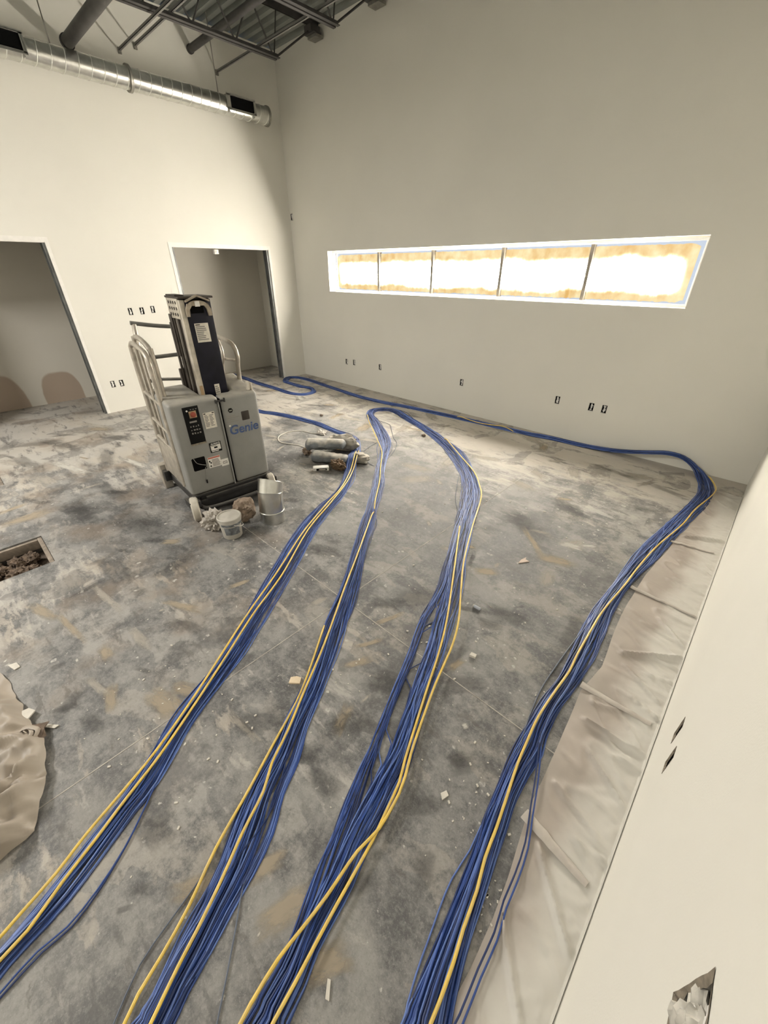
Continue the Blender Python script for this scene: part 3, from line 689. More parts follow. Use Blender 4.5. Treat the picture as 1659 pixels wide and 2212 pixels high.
lpart('mast_column', MB().box((0.308,0.19,0.22),(0.522,0.235,1.655)), M['mast_dark'], bevel=0.003)
lpart('mast_column', MB().box((0.300,0.245,0.22),(0.530,0.285,1.665)), M['mast_dark'], bevel=0.003)
lpart('mast_column', MB().box((0.312,0.295,0.22),(0.518,0.335,1.655)), M['mast_alu'], bevel=0.003)
lpart('mast_column', MB().box((0.300,0.345,0.22),(0.530,0.40,1.60)), M['mast_dark'], bevel=0.003)
hd = lpart('mast_head', MB().box((0.296,0.16,1.535),(0.306,0.40,1.675)).box((0.526,0.16,1.535),(0.536,0.40,1.675)), M['mast_alu'], bevel=0.003)
for yy in (0.20,0.25,0.30,0.35):
    for zz in (1.565,1.605,1.645):
        obj('roller_hole', MB().lathe([(0.0,-0.003),(0.011,-0.003),(0.011,0.0)],10,(0.296,yy,zz),'x'), M['mast_dark'], hd)
lpart('top_plate', MB().box((0.292,0.11,1.672),(0.545,0.41,1.686)).box((0.30,0.20,1.686),(0.37,0.40,1.695)), M['mast_dark'], bevel=0.003)
mb = MB(); arc = [(0.328,1.555),(0.328,1.60),(0.345,1.640)]+[(0.418+0.073*math.cos(a), 1.625+0.035*math.sin(a)) for a in [PI-PI*i/10 for i in range(11)]]+[(0.492,1.640),(0.512,1.60),(0.512,1.555),(0.488,1.555),(0.482,1.60),(0.465,1.625),(0.375,1.625),(0.355,1.60),(0.350,1.555)]
mb.prism(arc, 0.100, 0.118, 'y')
M['bracket'] = new_mat('bracket_dusty', (0.30, 0.255, 0.195), 0.7, var=0.3, vscale=25)
hb = lpart('head_bracket', mb, M['bracket'], label='dusty arched bracket at the mast top')
obj('bracket_tag', MB().box((0.398,0.094,1.620),(0.432,0.102,1.655)), M['decal_w'], hb)
obj('bracket_hood', MB().prism([(0.335,1.650),(0.418,1.685),(0.505,1.650),(0.505,1.662),(0.418,1.697),(0.335,1.662)], 0.085, 0.12, 'y'), M['bracket'], hb)
lpart('chain_cover', MB().box((0.290,0.36,1.25),(0.300,0.42,1.56)).box((0.285,0.40,0.9),(0.300,0.43,1.5)), M['mast_dark'], bevel=0.004)
lpart('hose_tag', MB().box((0.302,0.105,0.985),(0.322,0.12,1.06)), M['yellowbox'])
# platform and guard rails
lpart('platform_floor', MB().box((0.04,0.42,0.27),(0.68,0.92,0.30)), M['rail_dark'], bevel=0.006)
lpart('platform_carriage', MB().box((0.27,0.41,0.3),(0.55,0.45,1.15)), M['mast_dark'], bevel=0.006)
def rail(name, pts, r=0.019, mat='rail', step=0.05): return lpart(name, MB().tube(crom(pts, step), r, 10), M[mat], smooth=True)
rail('side_rail', [(0.0,0.15,0.26),(0.0,0.15,0.7),(0.0,0.155,1.22),(0.0,0.19,1.315),(0.0,0.28,1.345),(0.0,0.48,1.365),(0.0,0.555,1.345),(0.0,0.585,1.26),(0.0,0.585,0.7),(0.0,0.585,0.26)])
rail('side_rail', [(0.045,0.20,0.30),(0.045,0.20,1.25),(0.045,0.23,1.345),(0.045,0.34,1.385),(0.045,0.50,1.405),(0.045,0.58,1.385),(0.045,0.61,1.29),(0.045,0.61,0.30)])
for z in (0.98, 0.60): rail('side_rung', [(0.0,0.15,z-0.03),(0.0,0.585,z)], 0.013)
rail('side_rung', [(0.045,0.20,0.93),(0.045,0.61,0.97)], 0.013); rail('side_rung', [(0.0,0.15,0.72),(0.0,0.585,0.76)], 0.012)
lpart('side_rail_brace', MB().box((-0.008,0.30,0.56),(0.008,0.345,1.34)), M['rail'], bevel=0.003)
lpart('kick_panel', MB().box((-0.012,0.15,0.27),(0.004,0.585,0.57)), M['rail'], bevel=0.004)
lpart('latch_knob', MB().tube([(0.0,0.36,1.10),(0.05,0.36,1.105)], 0.014, 8), M['mast_dark'], smooth=True)
rail('gate_bar', [(0.075,0.72,1.487),(0.30,0.72,1.447),(0.66,0.72,1.41)], 0.016, 'rail_dark')
rail('gate_bar', [(0.14,0.72,1.213),(0.67,0.72,1.215)], 0.016, 'rail_dark')
rail('gate_bar', [(0.18,0.72,1.030),(0.67,0.72,0.965)], 0.013, 'rail_dark')
rail('rear_post', [(0.10,0.72,1.475),(0.085,0.70,1.38),(0.06,0.64,1.28),(0.05,0.62,0.9),(0.05,0.62,0.30)])
rail('rear_post', [(0.66,0.72,1.40),(0.67,0.70,0.9),(0.67,0.70,0.30)])
rail('side_rail', [(0.70,0.27,0.30),(0.70,0.265,1.05),(0.70,0.225,1.22),(0.70,0.27,1.30),(0.70,0.36,1.325),(0.70,0.60,1.34),(0.70,0.68,1.30),(0.70,0.69,1.2),(0.70,0.69,0.30)])
rail('side_rung', [(0.70,0.235,1.185),(0.70,0.69,1.155)], 0.012)
rail('side_rail', [(0.66,0.53,0.30),(0.66,0.52,0.99),(0.67,0.47,1.17),(0.68,0.49,1.25),(0.70,0.60,1.33)], 0.013)

# ================================================================ things beside the lift
M['pail'] = new_mat('pail_plastic', (0.42, 0.40, 0.355), 0.5, var=0.08, vscale=20, dust=0.5)
M['pail_label'] = new_mat('pail_label', (0.14, 0.15, 0.16), 0.6, var=0.5, vscale=40)
pail = thing('compound_pail', 'small dusty white plastic pail with lid in front of the lift', 'pail', (-2.735, 1.095, 0.002)); pail.scale = (0.9, 0.9, 0.92); pail.rotation_euler = (0, 0, -0.75)
obj('body', MB().lathe([(0.0,0.0),(0.078,0.0),(0.082,0.006),(0.094,0.165),(0.0945,0.172)],32), M['pail'], pail, smooth=True)
obj('rim_ring', MB().lathe([(0.094,0.160),(0.100,0.160),(0.101,0.178),(0.096,0.180)],32), M['pail'], pail, smooth=True)
obj('lid', MB().lathe([(0.099,0.178),(0.104,0.180),(0.105,0.200),(0.100,0.206),(0.094,0.205),(0.091,0.196),(0.03,0.195),(0.026,0.198),(0.0,0.198)],32), M['pail'], pail, smooth=True)
mb = MB(); k = 14
for i in range(k+1):
    a = -0.35+1.5*i/k
    for z in (0.05, 0.125): r = 0.0827+0.012*(z/0.165)+0.0015; mb.v.append((r*math.cos(a), r*math.sin(a), z))
mb.f = [(2*i, 2*i+2, 2*i+3, 2*i+1) for i in range(k)]
obj('label_print', mb, M['pail_label'], pail, fix=False, smooth=True)
mb = MB()
for i in range(21):
    a = -0.6+2.6*i/20
    for z in (0.135, 0.157): r = 0.0945+0.0015; mb.v.append((r*math.cos(a), r*math.sin(a), z))
mb.f = [(2*i, 2*i+2, 2*i+3, 2*i+1) for i in range(20)]
obj('label_band', mb, M['pail_label'], pail, fix=False, smooth=True)
obj('handle', MB().tube([(0.103*math.cos(a), 0.103*math.sin(a), 0.150-0.06*math.sin((a-0.6)*1.0)) for a in [0.6+PI*i/16 for i in range(17)]], 0.003, 6), M['decal_w'], pail, smooth=True)

el = thing('duct_elbow', 'shiny galvanised duct elbow standing on the floor beside the pail', 'duct elbow', (-2.70, 1.455, 0.002))
R = 0.102
def gore(p0, n0, p1, n1, name, r=R):
    """one section between two cutting planes"""
    mb = MB(); n = 36; axis = (Vector(p1)-Vector(p0)).normalized(); a = axis.orthogonal().normalized(); c = axis.cross(a)
    for p, nn in ((p0, n0), (p1, n1)):
        nn = Vector(nn); p = Vector(p)
        for j in range(n):
            q = p+(a*math.cos(2*PI*j/n)+c*math.sin(2*PI*j/n))*r
            t_ = (p-q).dot(nn)/axis.dot(nn); mb.v.append(tuple(q+axis*t_))
    mb.f = [(j, (j+1) % n, n+(j+1) % n, n+j) for j in range(n)]
    return obj(name, mb, M['galv'], el, smooth=True)
dx, dy = -0.50, 0.866
def bend(t): return (math.sin(t)*dx, math.sin(t)*dy, math.cos(t))
P = [(0,0,0)]; ang = [0.0, 0.12, 0.42]; Ls = [0.10, 0.165, 0.085]
for a, l_ in zip(ang, Ls): b_ = bend(a); P.append(tuple(P[-1][i]+b_[i]*l_ for i in range(3)))
cut = [bend(0), bend(0.05), bend(0.30), bend(0.62)]
for i in range(3): gore(P[i], cut[i], P[i+1], cut[i+1], 'gore_section')
for i in (1, 2, 3):
    nn = Vector(cut[i]); a = nn.orthogonal().normalized(); c = nn.cross(a)
    obj('crimp_seam', MB().tube([Vector(P[i])+(a*math.cos(2*PI*j/36)+c*math.sin(2*PI*j/36))*(R+0.002) for j in range(36)], 0.0035, 6, closed=True), M['galv'], el, smooth=True)
nn = Vector(cut[3]); mb = MB(); a = nn.orthogonal().normalized(); c = nn.cross(a)
mb.v = [tuple(Vector(P[3])-nn*0.03+(a*math.cos(2*PI*j/36)+c*math.sin(2*PI*j/36))*(R-0.002)) for j in range(36)]
mb.f = [tuple(range(36))]
obj('inner_shadow_liner', mb, M['galv_dull'], el, fix=False)

M['bag_w'] = new_mat('bag_white', (0.40, 0.37, 0.33), 0.6, var=0.2, vscale=30)
M['bag_t'] = new_mat('bag_tan', (0.22, 0.165, 0.12), 0.8, var=0.2, vscale=20)
obj('plastic_bag', lump((0.075,0.08,0.075),11,0.8,2.8,4), M['bag_w'], smooth=True, loc=(-2.945,1.055,0), label='crumpled dusty white plastic bag behind the pail', cat='bag')
obj('paper_bag', lump((0.080,0.095,0.105),23,0.40,1.6,4), M['bag_t'], smooth=True, loc=(-2.875,1.285,0), label='crumpled brown paper bag between pail and duct elbow', cat='bag')

# ================================================================ dusty heap by the cable bend
M['heap_grey'] = new_mat('heap_grey', (0.11, 0.125, 0.14), 0.7, var=0.3, vscale=18, dust=0.9, dustcol=(0.52, 0.485, 0.42), dlo=0.55)
M['heap_stone'] = new_mat('heap_stone', (0.28, 0.265, 0.235), 0.9, var=0.25, vscale=14, dust=0.8, dustcol=(0.55, 0.51, 0.44), dlo=0.5)
M['heap_brown'] = new_mat('heap_brown', (0.15, 0.10, 0.06), 0.9, var=0.6, vscale=30, bump=0.5)
def sausage(L_, r, seed, squash=0.75, taper=0.2):
    """rolled dusty bundle: rounded bar along x with uneven skin"""
    mb = MB(); nx, nr = 26, 20
    for i in range(nx+1):
        u = i/nx; x = (u-0.5)*L_; env = min(1.0, (min(u, 1-u)*nx/2.2))**0.5 if 0 < u < 1 else 0.02
        for j in range(nr):
            a = 2*PI*j/nr; k = 1+0.16*fbm((u*5+seed, math.cos(a)*1.2, math.sin(a)*1.2+seed), 1.2)
            rr_ = r*env*k*(1-taper*u); mb.v.append((x, rr_*math.cos(a)*1.1, max(-r*squash*0.92, rr_*math.sin(a)*squash)+r*squash*0.92))
    for i in range(nx):
        for j in range(nr): mb.f.append((i*nr+j, i*nr+(j+1) % nr, (i+1)*nr+(j+1) % nr, (i+1)*nr+j))
    return mb
th = math.radians(30)
b1 = obj('rolled_bundle', sausage(0.48,0.088,2), M['heap_grey'], smooth=True, loc=(-3.44,2.66,0.085), rot=(0,-0.04,math.radians(38)), label='long grey rolled bundle caked with white dust, on top of the heap', cat='bundle')
obj('open_end', MB().lathe([(0.030,0),(0.042,0),(0.045,0.02),(0.032,0.02)],18,(0.16,-0.055,0.05),'y'), M['heap_brown'], b1, smooth=True)
obj('rolled_bundle', sausage(0.45,0.080,9), M['heap_grey'], smooth=True, loc=(-3.26,2.565,0.003), rot=(0,0,math.radians(28)), label='lower grey rolled bundle lying on the floor under the dusty heap', cat='bundle')
obj('concrete_lump', lump((0.18,0.085,0.10),31,0.35,1.5,4), M['heap_stone'], smooth=True, loc=(-3.43,2.915,0.0), rot=(0,0,0.6), label='pale dusty lump at the back of the heap beside the cables', cat='lump')
obj('concrete_lump', lump((0.10,0.07,0.06),37,0.45,1.8,3), M['heap_stone'], smooth=True, loc=(-3.02,2.80,0.0), rot=(0,0,0.3), label='small pale lump under the cables at the right of the heap', cat='lump')
obj('rag', lump((0.09,0.06,0.05),41,0.8,2.6,4), M['heap_brown'], smooth=True, loc=(-3.07,2.52,0.0), label='dark brown rag at the foot of the heap by the cables', cat='rag')
obj('rag', lump((0.06,0.045,0.04),43,0.9,2.6,3), M['bag_t'], smooth=True, loc=(-3.64,2.53,0.0), label='small torn tan scrap sticking out left of the heap', cat='rag')
bx_ = thing('plastic_case', 'flat white plastic case with a black slot lying before the heap', 'case', (-3.175, 2.365, 0.004), math.radians(52))
obj('shell', MB().box((-0.085,-0.035,0),(0.085,0.035,0.045)), M['white'], bx_, bevel=0.010)
obj('slot', MB().box((-0.050,-0.0375,0.010),(0.060,-0.033,0.034)), M['ink_k'], bx_); obj('slot_tongue', MB().box((-0.022,-0.0385,0.018),(0.048,-0.037,0.027)), M['decal'], bx_)
M['cordw'] = new_mat('white_cord', (0.60, 0.56, 0.49), 0.6)
WL = [(-4.066,3.056),(-4.160,2.992),(-4.331,2.953),(-4.413,2.826),(-4.394,2.675),(-4.319,2.583),(-4.187,2.529),(-4.051,2.572),(-3.929,2.623),(-3.774,2.625),(-3.66,2.60)]
wc = thing('white_cord', 'thin white cord looped on the floor left of the heap', 'cord')
obj('cord', MB().tube(crom([(x,y,0.006) for x, y in WL],0.04), 0.005, 7), M['cordw'], wc, smooth=True)
obj('plug_cluster', lump((0.07,0.05,0.022),51,0.9,3.0,3), M['bag_w'], wc, smooth=True, loc=(-4.05,3.08,0))

# ================================================================ cables
def cable_mat(name, col, v): return new_mat(name, col, 0.45, var=v, vscale=30, dust=0.07, dustcol=(0.30, 0.33, 0.42))
BLUES = [cable_mat('cable_blue', (0.013,0.050,0.225), 0.15), cable_mat('cable_blue_light', (0.095,0.165,0.43), 0.15), cable_mat('cable_blue_deep', (0.004,0.020,0.100), 0.15)]
YEL = new_mat('cable_yellow', (0.72, 0.50, 0.065), 0.40, var=0.15, vscale=20, dust=0.25)
GREYC = new_mat('cable_grey', (0.10, 0.12, 0.16), 0.5, var=0.15, vscale=20)
CR = 0.0031
def bundle(label, ctrl, count, seed, group='blue data cable bundles', lift_=None, split=None, step=0.05):
    t = thing('cable_bundle', label, 'cable bundle', tuple(ctrl[0][:2])+(0.0,), 0, group)
    ox, oy = ctrl[0][0], ctrl[0][1]
    P = crom(ctrl, step); n = len(P); r = random.Random(seed)
    acc = [0.0]
    for i in range(1, n): acc.append(acc[-1]+math.dist(P[i][:2], P[i-1][:2]))
    nrm = []
    for i in range(n):
        a, c = P[max(0,i-3)], P[min(n-1,i+3)]; tx, ty = c[0]-a[0], c[1]-a[1]; l_ = math.hypot(tx, ty) or 1
        nrm.append((-ty/l_, tx/l_))
    for k in range(count):
        base = -1+2*(k+0.5)/count+r.uniform(-0.15,0.15); base += 0.16*math.sin(base*7.5+seed); lay = r.random(); ph = [r.uniform(0,6.28) for _ in range(6)]; lam = [r.uniform(2.2,4.5), r.uniform(0.7,1.5), r.uniform(0.25,0.5)]
        pts = []
        loose = r.random() < 0.2; bulge = []
        if r.random() < 0.22: bulge = [(r.uniform(0.8, acc[-1]-0.8), r.uniform(0.16, 0.34), r.choice((-1, 1))*r.uniform(0.5, 1.35)) for _ in range(r.choice((1, 2, 3)))]
        for i in range(n):
            x, y, z, wd = P[i]; s_ = acc[i]
            q = base+0.34*math.sin(s_*6.28/lam[0]+ph[0])+0.12*math.sin(s_*6.28/lam[1]+ph[1])
            if loose: q *= 1.18
            if split: q = split(s_/acc[-1], y, q)
            lim = 1.28 if loose else 1.08
            q = max(-lim, min(lim, q)); bq = 0.0
            for b0, bw, ba in bulge: bq += ba*math.exp(-((s_-b0)/bw)**2)
            q += bq; off = q*wd*0.88+0.0016*math.sin(s_*6.28/lam[2]+ph[2])
            hh = min(0.058, count*(2*CR)**2*0.95/(2*wd))*1.25
            zz = z+CR+hh*max(0.0, 1-0.75*min(1.3, q*q))*(0.5+0.5*math.sin(s_*6.28/lam[0]*0.8+ph[3]+lay*6.28))
            if lift_: zz += lift_(x, y)
            ex = x+nrm[i][0]*off; ey = y+nrm[i][1]*off
            ex = max(-8.30, min(X3-0.01, ex)); ey = min(Y2-0.008, ey)
            if D2[1] < ey or ey < D2[0]: ex = max(X1+0.01, ex)
            pts.append((ex-ox, ey-oy, zz))
        obj('cable', MB().tube(pts, CR, 6), BLUES[r.choice((0,0,0,1,1,2,2))], t, smooth=True, fix=False)
    return t, ox, oy
def extra(t, ox, oy, pts, mat, r, z0, name='cable', ends=True, lift_=None):
    pts = list(pts)
    if pts[-1][1] < 0.35 and name == 'yellow_cable':      # runs on out of the picture
        (xa, ya_), (xb, yb_) = pts[-2], pts[-1]; l_ = math.hypot(xb-xa, yb_-ya_); pts.append((xb+(xb-xa)/l_*0.7, yb_+(yb_-ya_)/l_*0.7))
    P = crom([(x,y,z0) for x, y in pts], 0.05); n = len(P); Q = []
    for i, (x, y, z) in enumerate(P):
        zz = z
        if ends: zz = min(z, 0.008+z*min(i, n-1-i)/3.0)
        if lift_: zz += lift_(x, y)
        Q.append((x-ox, y-oy, max(r, zz)))
    return obj(name, MB().tube(Q, r, 8), mat, t, smooth=True, fix=False)
P_A = [(-5.446,3.044,0.000,0.052),(-5.273,3.112,0.000,0.052),(-4.946,3.206,0.000,0.052),(-4.578,3.264,0.000,0.052),(-4.323,3.285,0.000,0.052),(-3.992,3.263,0.000,0.052),(-3.778,3.270,0.000,0.052),(-3.602,3.251,0.000,0.049),(-3.491,3.179,0.000,0.061),(-3.211,2.898,0.000,0.070),(-2.999,2.638,0.000,0.061),(-2.724,2.292,0.000,0.060),(-2.590,2.066,0.000,0.065),(-2.534,1.904,0.000,0.080),(-2.355,1.550,0.000,0.090),(-2.047,1.096,0.000,0.090),(-1.659,0.519,0.000,0.072),(-1.481,0.178,0.000,0.066),(-1.313,-0.075,0.000,0.071),(-1.266,-0.173,0.000,0.056),(-1.154,-0.413,0.000,0.057),(-1.098,-0.575,0.000,0.041),(-1.064,-0.689,0.000,0.055),(-1.040,-0.798,0.000,0.057)]
P_BC = [(-0.605,-0.392,0,0.044),(-0.623,-0.298,0,0.047),(-0.656,-0.230,0,0.047),(-0.690,-0.150,0,0.057),(-0.729,-0.062,0,0.057),(-0.775,0.036,0,0.067),(-0.840,0.137,0,0.080),(-0.914,0.252,0,0.070),(-0.972,0.377,0,0.064),(-1.057,0.509,0,0.062),(-1.145,0.668,0,0.058),(-1.257,0.847,0,0.063),(-1.400,1.056,0,0.070),(-1.567,1.310,0,0.062),(-1.788,1.609,0,0.052),(-2.072,1.995,0,0.061),(-2.184,2.144,0,0.050),(-2.478,2.524,0,0.055),(-2.765,2.859,0,0.048),(-2.968,3.127,0,0.048),(-3.226,3.429,0,0.070),(-3.580,3.701,0,0.070),(-3.931,3.931,0,0.065),(-4.150,4.079,0,0.058),(-4.266,4.254,0,0.070),(-4.240,4.361,0,0.070),(-4.155,4.458,0,0.070),(-3.979,4.476,0,0.070),(-3.671,4.350,0,0.070),(-3.337,4.229,0,0.070),(-3.035,4.105,0,0.070),(-2.707,3.930,0,0.070),(-2.394,3.746,0,0.090),(-2.012,3.409,0,0.083),(-1.772,3.123,0,0.081),(-1.605,2.829,0,0.090),(-1.473,2.562,0,0.085),(-1.254,2.114,0,0.078),(-1.078,1.772,0,0.084),(-0.956,1.476,0,0.090),(-0.847,1.235,0,0.090),(-0.765,1.027,0,0.087),(-0.692,0.854,0,0.089),(-0.628,0.702,0,0.089),(-0.602,0.615,0,0.087),(-0.558,0.487,0,0.084),(-0.524,0.370,0,0.071),(-0.488,0.272,0,0.069),(-0.461,0.178,0,0.057),(-0.436,0.095,0,0.046),(-0.410,0.023,0,0.049),(-0.394,-0.050,0,0.053),(-0.369,-0.148,0,0.060)]
P_D = [(-8.080,4.027,0.000,0.052),(-7.607,4.018,0.000,0.052),(-7.036,3.981,0.000,0.052),(-6.620,3.986,0.000,0.052),(-6.293,3.975,0.000,0.052),(-5.966,3.982,0.000,0.052),(-5.782,4.092,0.000,0.052),(-5.785,4.280,0.000,0.052),(-5.977,4.408,0.000,0.035),(-6.292,4.389,0.000,0.052),(-6.601,4.391,0.000,0.052),(-6.815,4.418,0.000,0.049),(-7.000,4.597,0.008,0.063),(-6.983,4.717,0.000,0.052),(-6.855,4.782,0.000,0.052),(-6.600,4.805,0.000,0.052),(-6.156,4.760,0.000,0.052),(-5.571,4.701,0.000,0.052),(-5.036,4.653,0.000,0.052),(-4.478,4.677,0.000,0.052),(-4.019,4.755,0.000,0.052),(-3.575,4.809,0.000,0.052),(-3.135,4.856,0.000,0.052),(-2.742,4.886,0.000,0.052),(-2.377,4.913,0.000,0.052),(-2.036,4.939,0.000,0.052),(-1.732,4.995,0.000,0.052),(-1.432,5.016,0.000,0.052),(-1.150,5.020,0.017,0.052),(-0.931,5.020,0.050,0.052),(-0.717,5.020,0.100,0.052),(-0.527,5.020,0.146,0.052),(-0.371,5.020,0.136,0.052),(-0.228,5.020,0.053,0.052),(-0.115,4.856,0.000,0.066),(-0.066,4.603,0.000,0.057),(-0.071,4.290,0.000,0.061),(-0.141,3.711,0.000,0.058),(-0.197,3.162,0.000,0.068),(-0.237,2.719,0.000,0.049),(-0.249,2.358,0.000,0.053),(-0.235,2.077,0.000,0.063),(-0.216,1.841,0.000,0.058),(-0.207,1.623,0.000,0.046),(-0.215,1.419,0.000,0.043),(-0.205,1.251,0.000,0.047),(-0.193,1.166,0.000,0.055),(-0.190,1.062,0.000,0.049),(-0.180,0.928,0.000,0.041),(-0.158,0.789,0.000,0.043),(-0.134,0.672,0.000,0.038),(-0.115,0.564,0.000,0.041),(-0.098,0.467,0.000,0.043),(-0.082,0.381,0.000,0.046),(-0.065,0.305,0.000,0.052),(-0.047,0.241,0.000,0.060),(-0.031,0.163,0.000,0.066)]
P_strayA = [(-1.423,0.142),(-1.311,-0.007),(-1.230,-0.099),(-1.135,-0.208),(-1.065,-0.316),(-1.026,-0.410),(-1.026,-0.489),(-1.007,-0.586),(-0.985,-0.669)]
P_strayB1 = [(-0.890,0.033),(-0.841,-0.053),(-0.804,-0.188),(-0.773,-0.289),(-0.706,-0.383),(-0.670,-0.434)]
P_strayB2 = [(-0.735,0.086),(-0.712,0.032),(-0.634,-0.040),(-0.555,-0.115),(-0.493,-0.177),(-0.451,-0.216)]
P_yB1 = [(-1.431,0.984),(-1.262,0.756),(-1.141,0.571),(-1.048,0.378),(-0.961,0.201),(-0.875,0.014),(-0.791,-0.124),(-0.741,-0.231),(-0.711,-0.310),(-0.680,-0.360),(-0.647,-0.412)]
P_yB2 = [(-2.146,2.135),(-1.939,1.830),(-1.735,1.527),(-1.569,1.274),(-1.404,1.034),(-1.267,0.827),(-1.136,0.610),(-1.035,0.448),(-0.967,0.319),(-0.899,0.236),(-0.834,0.105),(-0.765,-0.014),(-0.710,-0.119),(-0.670,-0.205),(-0.621,-0.297),(-0.596,-0.343)]
P_yBtop = [(-4.160,4.026),(-3.885,3.793),(-3.577,3.566),(-3.303,3.364),(-3.061,3.179),(-2.911,3.037),(-2.707,2.802),(-2.487,2.559),(-2.281,2.297),(-2.146,2.135)]
P_yC1 = [(-2.751,4.019),(-2.316,3.692),(-1.915,3.394),(-1.703,3.162),(-1.599,3.027),(-1.499,2.825),(-1.350,2.480),(-1.150,2.058),(-0.969,1.750),(-0.854,1.560),(-0.771,1.375),(-0.691,1.114),(-0.619,0.914),(-0.559,0.761),(-0.516,0.671),(-0.494,0.609),(-0.470,0.470),(-0.480,0.364),(-0.467,0.214),(-0.464,0.107),(-0.463,0.012),(-0.447,-0.086),(-0.427,-0.162)]
P_yC2 = [(-1.462,2.471),(-1.232,2.078),(-1.074,1.805),(-0.905,1.507),(-0.796,1.281),(-0.714,1.081),(-0.633,0.889),(-0.564,0.727),(-0.522,0.641),(-0.492,0.533),(-0.465,0.431),(-0.446,0.327),(-0.427,0.219),(-0.406,0.111),(-0.387,0.020),(-0.373,-0.056),(-0.354,-0.134)]
P_yA1 = [(-3.222,2.931),(-3.001,2.689),(-2.682,2.237),(-2.517,1.897),(-2.306,1.482),(-2.037,1.061),(-1.840,0.727),(-1.663,0.452),(-1.519,0.230),(-1.386,0.002),(-1.312,-0.166),(-1.259,-0.297),(-1.202,-0.410),(-1.167,-0.507),(-1.136,-0.593),(-1.117,-0.679)]
P_yA2 = [(-3.253,2.998),(-3.021,2.757),(-2.723,2.336),(-2.519,1.953),(-2.306,1.529),(-1.992,1.069),(-1.806,0.733),(-1.631,0.457),(-1.487,0.227),(-1.354,0),(-1.282,-0.153),(-1.215,-0.285),(-1.162,-0.398),(-1.102,-0.505),(-1.083,-0.577),(-1.072,-0.672)]
P_yD = [(-0.129,5.082),(-0.023,4.751),(-0.008,4.544),(-0.075,4.093),(-0.104,3.725),(-0.178,3.235),(-0.210,2.845),(-0.220,2.594),(-0.244,2.259),(-0.243,2.057),(-0.239,1.942),(-0.234,1.800),(-0.223,1.663),(-0.228,1.498),(-0.230,1.314),(-0.217,1.182),(-0.200,1.045),(-0.172,0.902),(-0.148,0.775),(-0.132,0.669),(-0.105,0.571),(-0.087,0.464),(-0.068,0.382),(-0.058,0.324),(-0.047,0.239),(-0.046,0.157)]
P_yDw = [(-3.153,4.856),(-2.913,4.794),(-2.708,4.769),(-2.552,4.811),(-2.409,4.869),(-2.242,4.876)]
P_strayD1 = [(-0.283,2.020),(-0.291,1.737),(-0.290,1.501),(-0.270,1.329),(-0.239,1.173),(-0.192,0.977),(-0.160,0.825)]
P_strayD2 = [(-0.159,1.191),(-0.109,1.056),(-0.066,0.915),(-0.032,0.806),(-0.016,0.696),(-0.010,0.605),(0.006,0.516),(0.010,0.414),(0.019,0.302),(0.017,0.217)]
P_strayB3 = [(-3.847,3.968),(-3.632,3.950),(-3.460,3.800),(-3.266,3.623),(-3.106,3.507),(-2.965,3.309),(-2.861,3.085)]
P_strayB4 = [(-3.292,3.352),(-3.256,3.155),(-3.170,2.979),(-2.999,2.865),(-2.834,2.831)]
P_strayC = [(-2.457,3.849),(-2.150,3.494),(-1.919,3.096),(-1.738,2.810),(-1.543,2.597)]
P_whiteloop = [(-4.066,3.056),(-4.160,2.992),(-4.331,2.953),(-4.413,2.826),(-4.394,2.675),(-4.319,2.583),(-4.187,2.529),(-4.051,2.572),(-3.929,2.623),(-3.774,2.625)]
far_A = [(-8.0,3.75,0,0.07),(-7.3,3.55,0,0.07),(-6.6,3.15,0,0.07),(-6.0,3.0,0,0.07)]
heap_lift = lambda x, y: 0.075*math.exp(-((x+3.08)**2+(y-2.72)**2)/0.035)
tA, ax, ay = bundle('leftmost blue cable bundle, curving past the dusty heap to the bottom left corner', far_A + [(x, y, z, wd*0.82) for x, y, z, wd in P_A] + [(-1.02,-1.1,0,0.057),(-1.0,-2.2,0,0.06)], 54, 1, lift_=heap_lift)
extra(tA, ax, ay, P_yA1, YEL, 0.0056, 0.040, lift_=heap_lift, name='yellow_cable'); extra(tA, ax, ay, P_yA2, YEL, 0.0056, 0.036, lift_=heap_lift, name='yellow_cable')
extra(tA, ax, ay, P_strayA, BLUES[2], CR, 0.006, ends=False); extra(tA, ax, ay, [(x+0.012*math.sin(i*0.8), y-0.012) for i, (x, y) in enumerate(P_strayA)], BLUES[0], CR, 0.008, ends=False)
def split_leg(u, y, q):
    # on the near right leg some strands have drifted apart from the rest
    if u < 0.5: return q
    wt = max(0.0, min(1.0, (y-0.45)/0.3))*max(0.0, min(1.0, (1.75-y)/0.35))
    return q-0.30*wt if q < -0.42 else q+(0.16+0.10*(1-q)*0.5)*wt*(1 if q < 0.7 else 0.4)
tB, bx0, by0 = bundle('blue cable bundle doubling back in a hairpin near the window wall, two middle runs', [(-0.52,-2.0,0,0.05),(-0.57,-1.0,0,0.045)] + P_BC + [(-0.33,-0.7,0,0.06),(-0.28,-2.0,0,0.06)], 56, 2, split=split_leg)
for p, z in ((P_yB1, 0.016), (P_yB2, 0.042), (P_yBtop, 0.040), (P_yC1, 0.040), (P_yC2, 0.034)): extra(tB, bx0, by0, p, YEL, 0.0058, z, name='yellow_cable')
for p in (P_strayB1, P_strayB2, P_strayB3, P_strayB4, P_strayC): extra(tB, bx0, by0, p, GREYC, CR*0.85, 0.006, ends=False)
tD, dx0, dy0 = bundle('rightmost blue cable bundle, running along the window wall and round the far right corner', P_D + [(-0.015,-0.3,0,0.06),(-0.01,-1.8,0,0.06)], 54, 3)
extra(tD, dx0, dy0, [(x, min(y, 5.03)) for x, y in P_yD], YEL, 0.0056, 0.036, name='yellow_cable'); extra(tD, dx0, dy0, P_yDw, YEL, 0.0056, 0.045, name='yellow_cable')
